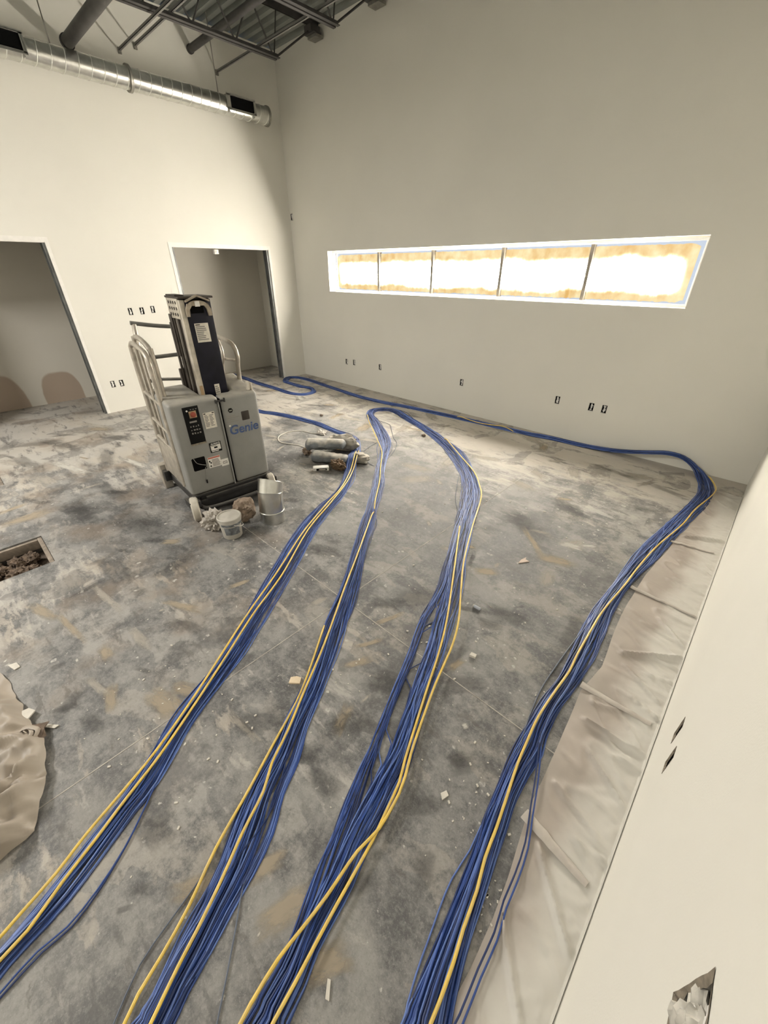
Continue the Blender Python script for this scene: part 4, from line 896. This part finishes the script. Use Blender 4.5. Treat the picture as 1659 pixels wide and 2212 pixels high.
extra(tD, dx0, dy0, P_strayD1, GREYC, CR, 0.006, ends=False); extra(tD, dx0, dy0, P_strayD2, BLUES[0], CR, 0.024, ends=False)
extra(tD, dx0, dy0, [(x-0.016, y+0.01) for x, y in P_strayD2], BLUES[2], CR, 0.026, ends=False)

# ================================================================ plastic floor protection
def film_material(name, col, white=None, alpha=0.22):
    m = new_mat(name, col, 0.5, var=0.10, vscale=5); nt = m.node_tree; N = nt.nodes; L = nt.links; b = N['Principled BSDF']
    if white:      # paint overspray along the wall
        src = b.inputs['Base Color'].links[0].from_socket
        geo = N.new('ShaderNodeNewGeometry'); sep = N.new('ShaderNodeSeparateXYZ'); L.new(geo.outputs['Position'], sep.inputs[0])
        nz = N.new('ShaderNodeTexNoise'); nz.inputs['Scale'].default_value = 3.5; nz.inputs['Detail'].default_value = 5; L.new(geo.outputs['Position'], nz.inputs['Vector'])
        ad = N.new('ShaderNodeMath'); ad.operation = 'MULTIPLY_ADD'; ad.inputs[1].default_value = 0.30; L.new(nz.outputs['Fac'], ad.inputs[0]); L.new(sep.outputs['X'], ad.inputs[2])
        mr = N.new('ShaderNodeMapRange'); mr.interpolation_type = 'SMOOTHSTEP'
        for i, x in enumerate((white[0], white[1], 0.0, 0.9)): mr.inputs[i+1].default_value = x
        L.new(ad.outputs[0], mr.inputs[0]); mx = N.new('ShaderNodeMixRGB'); mx.inputs[2].default_value = (0.72, 0.70, 0.64, 1)
        L.new(mr.outputs[0], mx.inputs[0]); L.new(src, mx.inputs[1]); L.new(mx.outputs[0], b.inputs['Base Color'])
    tr = N.new('ShaderNodeBsdfTransparent'); ms = N.new('ShaderNodeMixShader'); ms.inputs[0].default_value = 1-alpha
    L.new(tr.outputs[0], ms.inputs[1]); L.new(b.outputs[0], ms.inputs[2]); L.new(ms.outputs[0], N['Material Output'].inputs['Surface'])
    return m
M['sheet'] = film_material('floor_film', (0.46, 0.405, 0.355), (0.13, 0.27))
EDGE = [(4.75,0.0),(4.51,-0.031),(3.755,-0.078),(3.238,-0.114),(2.867,-0.151),(2.314,-0.156),(1.843,-0.11),(1.622,-0.139),(1.292,-0.11),(0.975,-0.092),(0.758,-0.059),(0.56,-0.03),(0.30,-0.02),(-0.6,-0.03),(-1.2,-0.03)]
def edge_x(y):
    for (a, xa), (c, xc) in zip(EDGE, EDGE[1:]):
        if a >= y >= c: return xa+(xc-xa)*(a-y)/(a-c)+0.006*mnoise.noise(Vector((y*5, 0, 0)))
    return 0.0
RIDGE = [(-0.073,1.464,0.174,1.476,0.013,0.012),(-0.064,2.004,0.191,2.194,0.012,0.012),(-0.01,0.843,0.195,0.636,0.011,0.012),(-0.075,3.571,0.182,3.709,0.012,0.016),(-0.076,1.576,0.048,1.627,0.008,0.010),(-0.06,1.10,0.16,1.02,0.008,0.012),(0.0,1.33,0.19,1.20,0.009,0.011),(-0.03,1.93,0.18,1.80,0.008,0.012),(-0.05,2.35,0.15,2.30,0.006,0.012),(0.02,2.45,0.19,2.28,0.008,0.012),(0.0,2.95,0.18,2.88,0.007,0.014),(-0.03,0.60,0.15,0.40,0.009,0.012),(0.05,1.75,0.2,1.70,0.008,0.008),(0.08,1.38,0.2,1.40,0.008,0.008),(0.06,1.94,0.2,1.98,0.007,0.007),(0.05,2.10,0.2,2.09,0.006,0.007),(0.06,0.95,0.2,0.97,0.007,0.007),(-0.02,3.2,0.17,3.15,0.006,0.014),(-0.02,4.1,0.15,4.05,0.006,0.015)]
sheet = thing('plastic_sheet', 'dusty plastic floor film folded along the foot of the right wall', 'plastic sheet', (0, 0, 0))
mb = MB(); nu, ny = 40, 460; ya, yb = 4.72, -1.15
def film_h(x, y):
    z = 0.004+0.003*(mnoise.noise(Vector((x*9, y*11, 1.0)))+1)+0.008*max(0, 1-abs(mnoise.noise(Vector((x*3.5, y*8+x*4, 4.0))))*9)+0.005*max(0, x+0.05)*5*max(0, 1-abs(mnoise.noise(Vector((x*6, y*22-x*8, 8.0))))*6)
    for (xa, y0_, xb, y1_, h_, w_) in RIDGE:
        ddx, ddy = xb-xa, y1_-y0_; t_ = ((x-xa)*ddx+(y-y0_)*ddy)/(ddx*ddx+ddy*ddy)
        if -0.1 < t_ < 1.1:
            px, py = xa+ddx*t_, y0_+ddy*t_; d = math.hypot(x-px, y-py)
            if d < 0.06: z += 2.1*h_*math.exp(-(d/(0.75*w_))**2)*max(0, min(1, min((t_+0.05)*10, (1.1-t_)*5)))
    return z
for j in range(ny+1):
    y = ya+(yb-ya)*j/ny; x0 = edge_x(y); x1 = X3-0.004
    for i in range(nu+1):
        u = i/nu
        if u <= 0.88:
            x = x0+(x1-x0)*u/0.88; z = 0.0012+(film_h(x, y)-0.003)*min(1, i/5)
        else:
            e = (u-0.88)/0.12; x = x1-0.003*math.sin(e*3)*(1+mnoise.noise(Vector((y*20, 0, 7)))); z = film_h(x1, y)*(1-e)+e*(0.030+0.006*mnoise.noise(Vector((y*7, 2, 2))))
        mb.v.append((min(x, X3-0.0015), y, z))
for j in range(ny):
    for i in range(nu): mb.f.append((j*(nu+1)+i, j*(nu+1)+i+1, (j+1)*(nu+1)+i+1, (j+1)*(nu+1)+i))
obj('film', mb, M['sheet'], sheet, smooth=True, angle=180)
M['tape'] = new_mat('film_tape', (0.47, 0.43, 0.385), 0.4, var=0.1, vscale=20)
for (xa, y0_, xb, y1_, wd) in ((-0.118,3.434,0.158,3.472,0.022),(-0.187,2.635,0.19,2.609,0.024),(-0.151,1.648,0.170,1.651,0.030),(-0.095,0.905,0.165,0.858,0.034)):
    k = 24; mb = MB(); l_ = math.hypot(xb-xa, y1_-y0_); nx_, ny_ = -(y1_-y0_)/l_, (xb-xa)/l_
    for i in range(k+1):
        u = i/k; px, py = xa+(xb-xa)*u, y0_+(y1_-y0_)*u; ww = 1.4*wd*(1-0.45*u)*(1+0.1*mnoise.noise(Vector((u*8, y0_, 0))))
        for s_, zz in ((-0.5,0.003),(-0.4,0.007),(0.0,0.009),(0.4,0.007),(0.5,0.003)): mb.v.append((px+nx_*ww*s_, py+ny_*ww*s_, film_h(px, py)*0.8+zz+0.002))
    for i in range(k):
        for j in range(4): mb.f.append((i*5+j, i*5+j+1, (i+1)*5+j+1, (i+1)*5+j))
    obj('tape_strip', mb, M['tape'], sheet, smooth=True, angle=180)

M['sheet_l'] = film_material('brown_film', (0.33, 0.285, 0.235), None, 0.04)
ls_ = thing('drop_sheet', 'crumpled beige drop sheet at the left edge with a knotted twist', 'drop sheet', (0, 0, 0))
LE = [(-3.2,-0.60),(-2.75,-0.50),(-2.35,-0.40),(-2.20,-0.385),(-2.06,-0.37),(-1.95,-0.36),(-1.81,-0.330),(-1.61,-0.366),(-1.43,-0.44),(-1.40,-0.60),(-1.36,-1.3)]
def left_edge(x):
    for (a, ya_), (c, yc_) in zip(LE, LE[1:]):
        if a <= x <= c: return ya_+(yc_-ya_)*(x-a)/(c-a)+0.010*mnoise.noise(Vector((x*14, 3, 0)))
    return -1.3
CREASE = [(-1.83,-0.42,-1.62,-0.52,0.040,0.020),(-1.84,-0.44,-1.70,-0.66,0.035,0.018),(-1.88,-0.45,-1.86,-0.72,0.040,0.020),(-1.93,-0.43,-2.10,-0.62,0.032,0.020),(-1.95,-0.40,-2.30,-0.47,0.028,0.022),(-1.62,-0.40,-1.66,-0.60,0.030,0.014),(-1.58,-0.41,-1.55,-0.70,0.038,0.016),(-1.52,-0.44,-1.62,-0.74,0.030,0.016),(-1.47,-0.46,-1.46,-0.80,0.030,0.018),(-1.72,-0.38,-1.60,-0.44,0.026,0.014),(-2.25,-0.44,-2.05,-0.70,0.026,0.020),(-1.55,-0.60,-1.85,-0.62,0.034,0.016),(-2.6,-0.52,-2.2,-0.50,0.020,0.016)]
mb = MB(); nx, nyy = 220, 110
for i in range(nx+1):
    x = -3.2+1.80*i/nx; ye = left_edge(x)
    for j in range(nyy+1):
        v = j/nyy; yy = ye+(-1.35-ye)*v
        q = Vector((x*4.2, yy*4.2, 0)); q2 = q+Vector((mnoise.noise(q*0.7), mnoise.noise(q*0.7+Vector((5,5,5))), 0))*0.9
        rid = max(0, 1-abs(mnoise.noise(q2))*5.5); rid2 = max(0, 1-abs(mnoise.noise(q2*2.1+Vector((9,1,0))))*4.5)
        amp = max(0, min(1, (x+2.25)/0.35))*min(1, v*14+0.15)*0.85+0.12
        hz = (0.075*rid+0.035*rid2+0.030*(mnoise.noise(q*0.8)+0.6))*amp
        for (xa, ya_, xb, yb_, h_, w_) in CREASE:
            ddx, ddy = xb-xa, yb_-ya_; t_ = ((x-xa)*ddx+(yy-ya_)*ddy)/(ddx*ddx+ddy*ddy)
            if -0.05 < t_ < 1.05:
                d = math.hypot(x-xa-ddx*t_, yy-ya_-ddy*t_)
                if d < 0.08: hz += h_*max(0, 1-d/w_/2)*max(0, min(1, (t_+0.05)*8, (1.05-t_)*5))
        d = math.hypot(x+1.866, yy+0.40); hz += 0.025*math.exp(-(d/0.09)**2)
        mb.v.append((x, yy, 0.003+max(0, hz)))
for i in range(nx):
    for j in range(nyy): mb.f.append((i*(nyy+1)+j, (i+1)*(nyy+1)+j, (i+1)*(nyy+1)+j+1, i*(nyy+1)+j+1))
obj('film', mb, M['sheet_l'], ls_, smooth=True, angle=180)
# knotted rosette: a spiral of film
mb = MB(); k = 90; turns = 2.6
for i in range(k+1):
    u = i/k; a = u*turns*2*PI; rr_ = 0.012+0.052*u
    for s_, (h_, do) in enumerate(((0.0, 0.010),(0.030, 0.0),(0.052, -0.006),(0.056, -0.012))):
        wv = 1+0.35*mnoise.noise(Vector((a*0.9, s_*0.4, 0)))
        mb.v.append(((rr_+do)*wv*math.cos(a), (rr_+do)*wv*math.sin(a)*0.8, (h_*(1-0.45*u))*wv+0.01))
for i in range(k):
    for s_ in range(3): mb.f.append((i*4+s_, i*4+s_+1, (i+1)*4+s_+1, (i+1)*4+s_))
obj('knot', mb, M['sheet_l'], ls_, smooth=True, angle=180, fix=False, loc=(-1.866,-0.385,0.012), label='twisted knot of film')
M['wad'] = new_mat('wad', (0.13, 0.095, 0.07), 0.9, var=0.4, vscale=30)
obj('knot_core', lump((0.075,0.06,0.02),61,0.8,3,3), M['wad'], ls_, smooth=True, loc=(-1.866,-0.385,0.008))

# ================================================================ rubble in the floor pits
M['rub'] = new_mat('rubble', (0.115, 0.082, 0.058), 0.95, var=0.55, vscale=22, bump=0.5, bscale=50)
M['rim'] = new_mat('pit_rim', (0.24, 0.20, 0.16), 0.9, var=0.3, vscale=20)
r = random.Random(5)
def rubble(cx0, cx1, cy0, cy1, cnt, label):
    mb = MB()
    for i in range(cnt):
        s_ = r.uniform(0.5, 1.0); L_ = lump((0.05*s_, 0.042*s_, 0.035*s_), 70+i % 9, 0.9, 2.6, 3); x, y, z, a = r.uniform(cx0, cx1), r.uniform(cy0, cy1), -0.139+0.05*r.random(), r.uniform(0, 6)
        mb.add([(x+p[0]*math.cos(a)-p[1]*math.sin(a), y+p[0]*math.sin(a)+p[1]*math.cos(a), z+p[2]) for p in L_.v], L_.f)
    obj('pit_rubble', mb, M['rub'], smooth=True, fix=False, label=label, cat='rubble', kind='stuff')
rubble(-3.81, -3.44, -0.60, -0.08, 70, 'brown broken rubble and soil filling the rectangular floor pit')
rubble(-5.47, -5.29, -0.5, -0.11, 24, 'brown rubble in the small pit cut off by the left picture edge')
for (a, c, e, g), lb in zip(PITS, ('rough pale rim framing the rectangular floor pit of rubble', 'rough pale rim of the small pit at the left picture edge')):
    t = thing('pit_rim', lb, 'rim', ((a+c)/2, (e+g)/2, 0)); hx, hy = (c-a)/2, (g-e)/2; q = 0.032
    for nm, p0, p1 in (('rim_bar', (-hx+0.002,hy-q,-0.09),(hx-0.002,hy-0.002,-0.008)), ('rim_bar', (-hx+0.002,-hy+0.002,-0.09),(hx-0.002,-hy+q,-0.008)), ('rim_bar', (-hx+0.002,-hy+q,-0.09),(-hx+q,hy-q,-0.012)), ('rim_bar', (hx-q*0.5,-hy+q,-0.09),(hx-0.002,hy-q,-0.02))):
        obj(nm, MB().box(p0, p1), M['rim'], t, bevel=0.005)

# ================================================================ dried smears and scuffs on the slab
def smear_material(name, col, dens):
    m = bpy.data.materials.new(name); m.use_nodes = True; nt = m.node_tree; N = nt.nodes; L = nt.links; b = N['Principled BSDF']
    b.inputs['Base Color'].default_value = col+(1,); b.inputs['Roughness'].default_value = 0.85
    tc = N.new('ShaderNodeTexCoord'); mp = N.new('ShaderNodeMapping'); mp.inputs['Scale'].default_value = (5.0, 18.0, 1.0); L.new(tc.outputs['Object'], mp.inputs[0])
    oi = N.new('ShaderNodeObjectInfo'); va = N.new('ShaderNodeVectorMath'); va.operation = 'ADD'; L.new(mp.outputs[0], va.inputs[0]); L.new(oi.outputs['Location'], va.inputs[1])
    nz = N.new('ShaderNodeTexNoise'); nz.inputs['Scale'].default_value = 1.6; nz.inputs['Detail'].default_value = 8; nz.inputs['Roughness'].default_value = 0.7; L.new(va.outputs[0], nz.inputs['Vector'])
    at = N.new('ShaderNodeAttribute'); at.attribute_name = 'body'
    ad = N.new('ShaderNodeMath'); ad.operation = 'MULTIPLY_ADD'; ad.inputs[1].default_value = 0.55; L.new(at.outputs['Fac'], ad.inputs[0]); L.new(nz.outputs['Fac'], ad.inputs[2])
    mr = N.new('ShaderNodeMapRange'); mr.interpolation_type = 'SMOOTHSTEP'
    for i, x in enumerate((0.56, 1.06, 0.0, dens)): mr.inputs[i+1].default_value = x
    L.new(ad.outputs[0], mr.inputs[0])
    tr = N.new('ShaderNodeBsdfTransparent'); ms = N.new('ShaderNodeMixShader'); L.new(mr.outputs[0], ms.inputs[0]); L.new(tr.outputs[0], ms.inputs[1]); L.new(b.outputs[0], ms.inputs[2])
    L.new(ms.outputs[0], N['Material Output'].inputs['Surface']); return m
SM = {'tan': smear_material('smear_tan', (0.40, 0.335, 0.245), 0.62), 'pale': smear_material('smear_pale', (0.45, 0.415, 0.36), 0.55), 'dark': smear_material('smear_dark', (0.060, 0.057, 0.055), 0.31), 'white': smear_material('smear_white', (0.54, 0.52, 0.47), 0.75)}
def smear(x, y, lx, ly, rz, kind, seed):
    r = random.Random(seed); k = 22; rings = ((1.0, 0.0), (0.70, 0.50), (0.35, 0.9)); mb = MB(); val = []
    rad = [1+0.28*mnoise.noise(Vector((math.cos(2*PI*j/k)*1.7+seed, math.sin(2*PI*j/k)*1.7, seed*0.37))) for j in range(k)]
    for s_, v_ in rings:
        for j in range(k):
            a = 2*PI*j/k; ca, sa = math.cos(a), math.sin(a)
            ca = math.copysign(abs(ca)**0.6, ca); sa = math.copysign(abs(sa)**0.6, sa)
            mb.v.append((ca*lx*0.5*s_*rad[j], sa*ly*0.5*s_*rad[j], 0.0)); val.append(v_)
    mb.v.append((0, 0, 0)); val.append(1.0)
    for q in range(2):
        for j in range(k): mb.f.append((q*k+j, q*k+(j+1) % k, (q+1)*k+(j+1) % k, (q+1)*k+j))
    for j in range(k): mb.f.append((2*k+j, 2*k+(j+1) % k, 3*k))
    me = mb.mesh('smear', SM[kind], fix=False)
    at = me.attributes.new('body', 'FLOAT', 'POINT')
    for i, v_ in enumerate(val): at.data[i].value = v_
    return put('floor_smear', me, floor, (x, y, 0.0008+0.0004*(seed % 5)/5), (0, 0, rz))
FS = [(-1.63,0.11,0.30,0.14,0.20,'tan'),(-1.62,0.22,0.22,0.09,0.50,'tan'),(-2.16,0.82,0.20,0.06,1.35,'tan'),(-3.04,1.05,0.22,0.09,1.20,'tan'),(-3.01,0.71,0.20,0.10,0.90,'tan'),(-1.19,1.30,0.25,0.05,1.20,'tan'),(-1.14,1.09,0.22,0.05,1.10,'tan'),(-0.92,2.69,0.55,0.07,2.40,'tan'),(-0.68,2.58,0.35,0.16,0.30,'tan'),(-0.99,2.11,0.22,0.12,0.70,'tan'),(-1.26,2.28,0.16,0.06,0.30,'tan'),(-0.67,2.84,0.25,0.10,0.20,'white'),(-0.57,2.93,0.20,0.06,0.60,'white'),(-0.32,1.96,0.12,0.55,0.12,'dark'),(-0.24,1.64,0.25,0.14,0.30,'dark'),(-1.10,2.89,0.70,0.25,-0.50,'dark'),(-0.90,3.39,0.50,0.20,-0.40,'dark'),(-0.71,1.69,0.20,0.12,0.50,'dark'),(-0.67,1.83,0.35,0.20,0.20,'dark'),(-1.91,0.11,0.13,0.04,0.50,'dark'),(-0.41,0.90,0.13,0.09,1.00,'dark'),(-0.41,0.65,0.20,0.10,0.80,'dark'),(-0.42,0.31,0.16,0.08,1.00,'dark'),(-0.28,0.51,0.10,0.16,0.60,'dark'),(-0.38,0.90,0.16,0.12,0.90,'dark'),(-0.91,0.45,0.18,0.12,0.50,'dark'),(-0.76,0.43,0.20,0.10,0.20,'dark'),(-0.70,0.11,0.20,0.08,1.30,'tan'),(-0.55,0.10,0.25,0.12,1.30,'tan'),(-0.36,0.11,0.20,0.12,1.00,'tan'),(-1.10,-0.13,0.20,0.12,0.30,'dark'),(-0.95,-0.28,0.08,0.03,1.00,'dark'),(-0.96,-0.22,0.10,0.05,0.80,'dark'),(-1.77,-0.16,0.20,0.10,0.20,'dark'),(-1.96,-0.21,0.10,0.20,0.50,'dark'),(-2.27,-0.20,0.10,0.06,1.20,'dark'),(-1.95,-0.23,0.15,0.06,1.00,'dark'),(-1.98,-0.09,0.25,0.05,0.20,'pale'),(-2.15,0.18,0.30,0.08,0.10,'pale'),(-2.68,0.15,0.50,0.06,0.15,'pale'),(-2.57,-0.08,0.50,0.05,0.15,'tan'),(-2.95,0.29,0.50,0.20,0.10,'dark'),(-3.49,0.63,0.80,0.30,0.20,'dark'),(-4.01,0.35,0.70,0.25,0.10,'dark'),(-4.31,0.65,0.90,0.20,0.10,'dark'),(-6.12,0.61,1.20,0.20,0.30,'dark'),(-5.72,0.22,0.90,0.20,0.20,'dark'),(-5.22,0.87,0.90,0.22,-0.30,'dark'),(-5.88,1.16,0.80,0.20,0.50,'dark'),(-4.85,1.05,0.70,0.10,0.20,'white'),(-5.24,0.51,0.90,0.12,0.30,'white'),(-6.56,1.13,0.80,0.12,0.40,'pale'),(-5.02,3.46,0.80,0.20,0.20,'dark'),(-4.21,3.77,0.60,0.15,0.30,'dark'),(-5.82,3.76,0.70,0.15,0.20,'pale'),(-2.36,4.85,0.60,0.15,0.10,'pale'),(-2.05,3.87,0.50,0.15,0.40,'dark'),(-2.47,3.13,0.50,0.20,0.20,'dark'),(-2.03,1.47,0.35,0.20,0.40,'dark'),(-1.19,1.57,0.40,0.25,0.80,'dark'),(-0.88,0.96,0.30,0.20,0.30,'dark'),(-1.19,0.39,0.30,0.18,0.90,'dark'),(-0.35,4.40,0.50,0.12,-0.30,'dark'),(-0.85,4.50,0.60,0.10,-0.20,'dark'),(-0.42,3.85,0.25,0.15,0.20,'dark'),(-0.87,0.69,0.30,0.15,1.00,'dark'),(-0.60,1.23,0.35,0.15,0.90,'dark')]
n_ = 0
for (x, y, lx, ly, rz, kd) in FS:
    n_ += 1
    if kd == 'dark' and y > 2.7 and x < -1.5: kd = 'pale'
    smear(x, y, lx, ly, rz, kd, 100+n_)
r = random.Random(77)
for i in range(150):
    x = r.uniform(-6.9, -0.3); y = r.uniform(-0.7, 4.8)
    if any(a-0.25 < x < c+0.25 and e-0.25 < y < g+0.25 for a, c, e, g in PITS): continue
    d = math.hypot(x, y); kd = r.choice(('pale','pale','tan','pale') if (y > 2.2 and x > -4.6) else ('pale','pale','tan','dark','dark','dark') if d > 1.6 else ('pale','dark','tan','dark'))
    l_ = r.uniform(0.10, 0.42)*(0.6+0.14*d); smear(x, y, l_, l_*r.uniform(0.18, 0.5), r.choice((0.75,-0.45,1.75,0.2))+r.gauss(0, 0.25), kd, 300+i)
for i in range(60):
    x = r.uniform(-3.0, -0.25); y = r.uniform(-0.4, 3.4); s_ = r.uniform(0.012, 0.05); smear(x, y, s_, s_*r.uniform(0.5, 1), r.uniform(0, 3), r.choice(('white','white','pale')), 500+i)

# ================================================================ small things on the floor
M['scrap_c'] = new_mat('scrap_cream', (0.60, 0.50, 0.36), 0.8, var=0.1, vscale=30)
M['scrap_w'] = new_mat('scrap_white', (0.55, 0.52, 0.46), 0.8, var=0.08, vscale=30)
M['scrap_p'] = new_mat('scrap_pinkish', (0.55, 0.45, 0.38), 0.8, var=0.1, vscale=30)
def scrap(poly, loc, rz, mat, label, h_=0.006, cat='scrap', z=0.001):
    mb = MB().prism(poly, 0.0, h_, 'z')
    return obj('board_scrap', mb, mat, loc=(loc[0], loc[1], z), rot=(0, 0, rz), label=label, cat=cat, group='scraps on the floor')
scrap([(-0.03,-0.018),(0.028,-0.02),(0.03,0.014),(0.005,0.022),(-0.026,0.016)], (-1.251,0.640), 0.75, M['scrap_c'], 'small cream cardboard scrap left of the second cable run', 0.010)
scrap([(-0.055,0.0),(0.03,-0.022),(0.022,0.010),(0.045,0.028),(-0.01,0.022)], (-0.847,2.405), 1.2, M['scrap_p'], 'pinkish triangular board scrap between the hairpin and right bundles')
scrap([(-0.018,-0.010),(0.016,-0.012),(0.018,0.009),(-0.012,0.012)], (-0.658,1.416), 0.3, M['scrap_w'], 'white plaster crumb just right of the yellow cable bend', 0.016)
scrap([(-0.018,-0.009),(0.014,-0.013),(0.020,0.006),(-0.006,0.013)], (-0.365,0.742), 1.4, M['scrap_w'], 'white plaster flake on the floor left of the right bundle', 0.008)
scrap([(-0.022,-0.006),(0.02,-0.005),(0.022,0.005),(-0.018,0.006)], (-0.31,0.082), 2.3, M['scrap_w'], 'long white flake near the bottom edge of the picture', 0.006)
scrap([(-0.035,-0.012),(0.03,-0.018),(0.035,0.008),(-0.012,0.018)], (-2.44,-0.36), 0.4, M['scrap_w'], 'flat white scrap lying on the drop sheet at the left edge', 0.006)
scrap([(-0.035,-0.02),(0.03,-0.028),(0.038,0.014),(0.0,0.03),(-0.03,0.014)], (-2.03,-0.37), 0.9, M['scrap_w'], 'pale square scrap at the corner of the drop sheet above the knot', 0.006, z=0.022)
scrap([(-0.05,-0.007),(0.04,-0.010),(0.05,0.006),(-0.035,0.008)], (-1.90,-0.310), 0.7, M['scrap_w'], 'bright narrow paper strip beside the knotted drop sheet', 0.004, z=0.004)
ep = thing('foam_plug', 'tiny grey foam plug lying right of the hairpin cable run', 'foam plug', (-0.841,1.748,0.011))
obj('plug_body', MB().tube([(-0.022,0,0),(-0.015,0,0),(0.02,0,0),(0.024,0,0)], [0.008,0.010,0.010,0.007], 12), new_mat('foam_grey', (0.36,0.38,0.42), 0.8), ep, smooth=True)
obj('plug_flange', MB().tube([(-0.026,0,0),(-0.022,0,0)], 0.011, 12), M['scrap_w'], ep, smooth=True)
obj('pebble', lump((0.028,0.022,0.018),81,0.4,2,2), M['wad'], smooth=True, loc=(-3.01,3.924,0), label='dark pebble inside the hairpin of the middle cables', cat='pebble')
obj('pebble', lump((0.03,0.02,0.015),83,0.4,2,2), M['wad'], smooth=True, loc=(-4.64,3.55,0), label='dark pebble above the leftmost cables near the window wall', cat='pebble')
# fine plaster crumbs, too many and too small to count
mb = MB(); r = random.Random(12)
spots = [(-0.35,2.6,1.2,1.8,60),(-0.9,1.2,0.7,0.9,55),(-0.10,0.55,0.05,0.14,60),(-0.22,0.82,0.12,0.22,40),(-1.5,0.1,0.5,0.35,55),(-2.2,2.2,1.0,1.0,50),(-2.3,1.3,0.4,0.5,30),(-3.2,3.6,1.2,0.8,40),(-5.0,1.2,1.2,1.5,50),(-1.1,3.6,0.9,0.9,40)]
for cx, cy, sx, sy, nn in spots:
    for i in range(nn):
        x = cx+r.gauss(0, 0.5)*sx; y = cy+r.gauss(0, 0.5)*sy
        if not (X1+0.1 < x < X3-0.05 and y < Y2-0.15): continue
        if any(a-0.05 < x < c+0.05 and e-0.05 < y < g+0.05 for a, c, e, g in PITS): continue
        s_ = r.choice((0.0025,0.003,0.004,0.006)); a = r.uniform(0, 3)
        mb.box((x-s_, y-s_*0.6, 0.0), (x+s_, y+s_*0.6, s_*0.9), rot=(0, 0, a))
obj('plaster_crumbs', mb, M['scrap_w'], label='tiny white plaster crumbs strewn over the concrete floor', cat='crumbs', kind='stuff')
# loose conduit box under the head of the right doorway
cb = thing('conduit_box', 'small white box hanging under the head of the right doorway', 'box', (X1-0.06, 3.643, 2.138))
obj('casing', MB().box((-0.03,-0.035,-0.075),(0.03,0.035,-0.012)), M['white'], cb, bevel=0.005)
obj('stem', MB().tube([(0,0,-0.012),(0,0,0)], 0.012, 10), M['galv_dull'], cb, smooth=True)
obj('cover_dot', MB().box((0.03,-0.012,-0.055),(0.033,0.012,-0.03)), M['galv_dull'], cb)
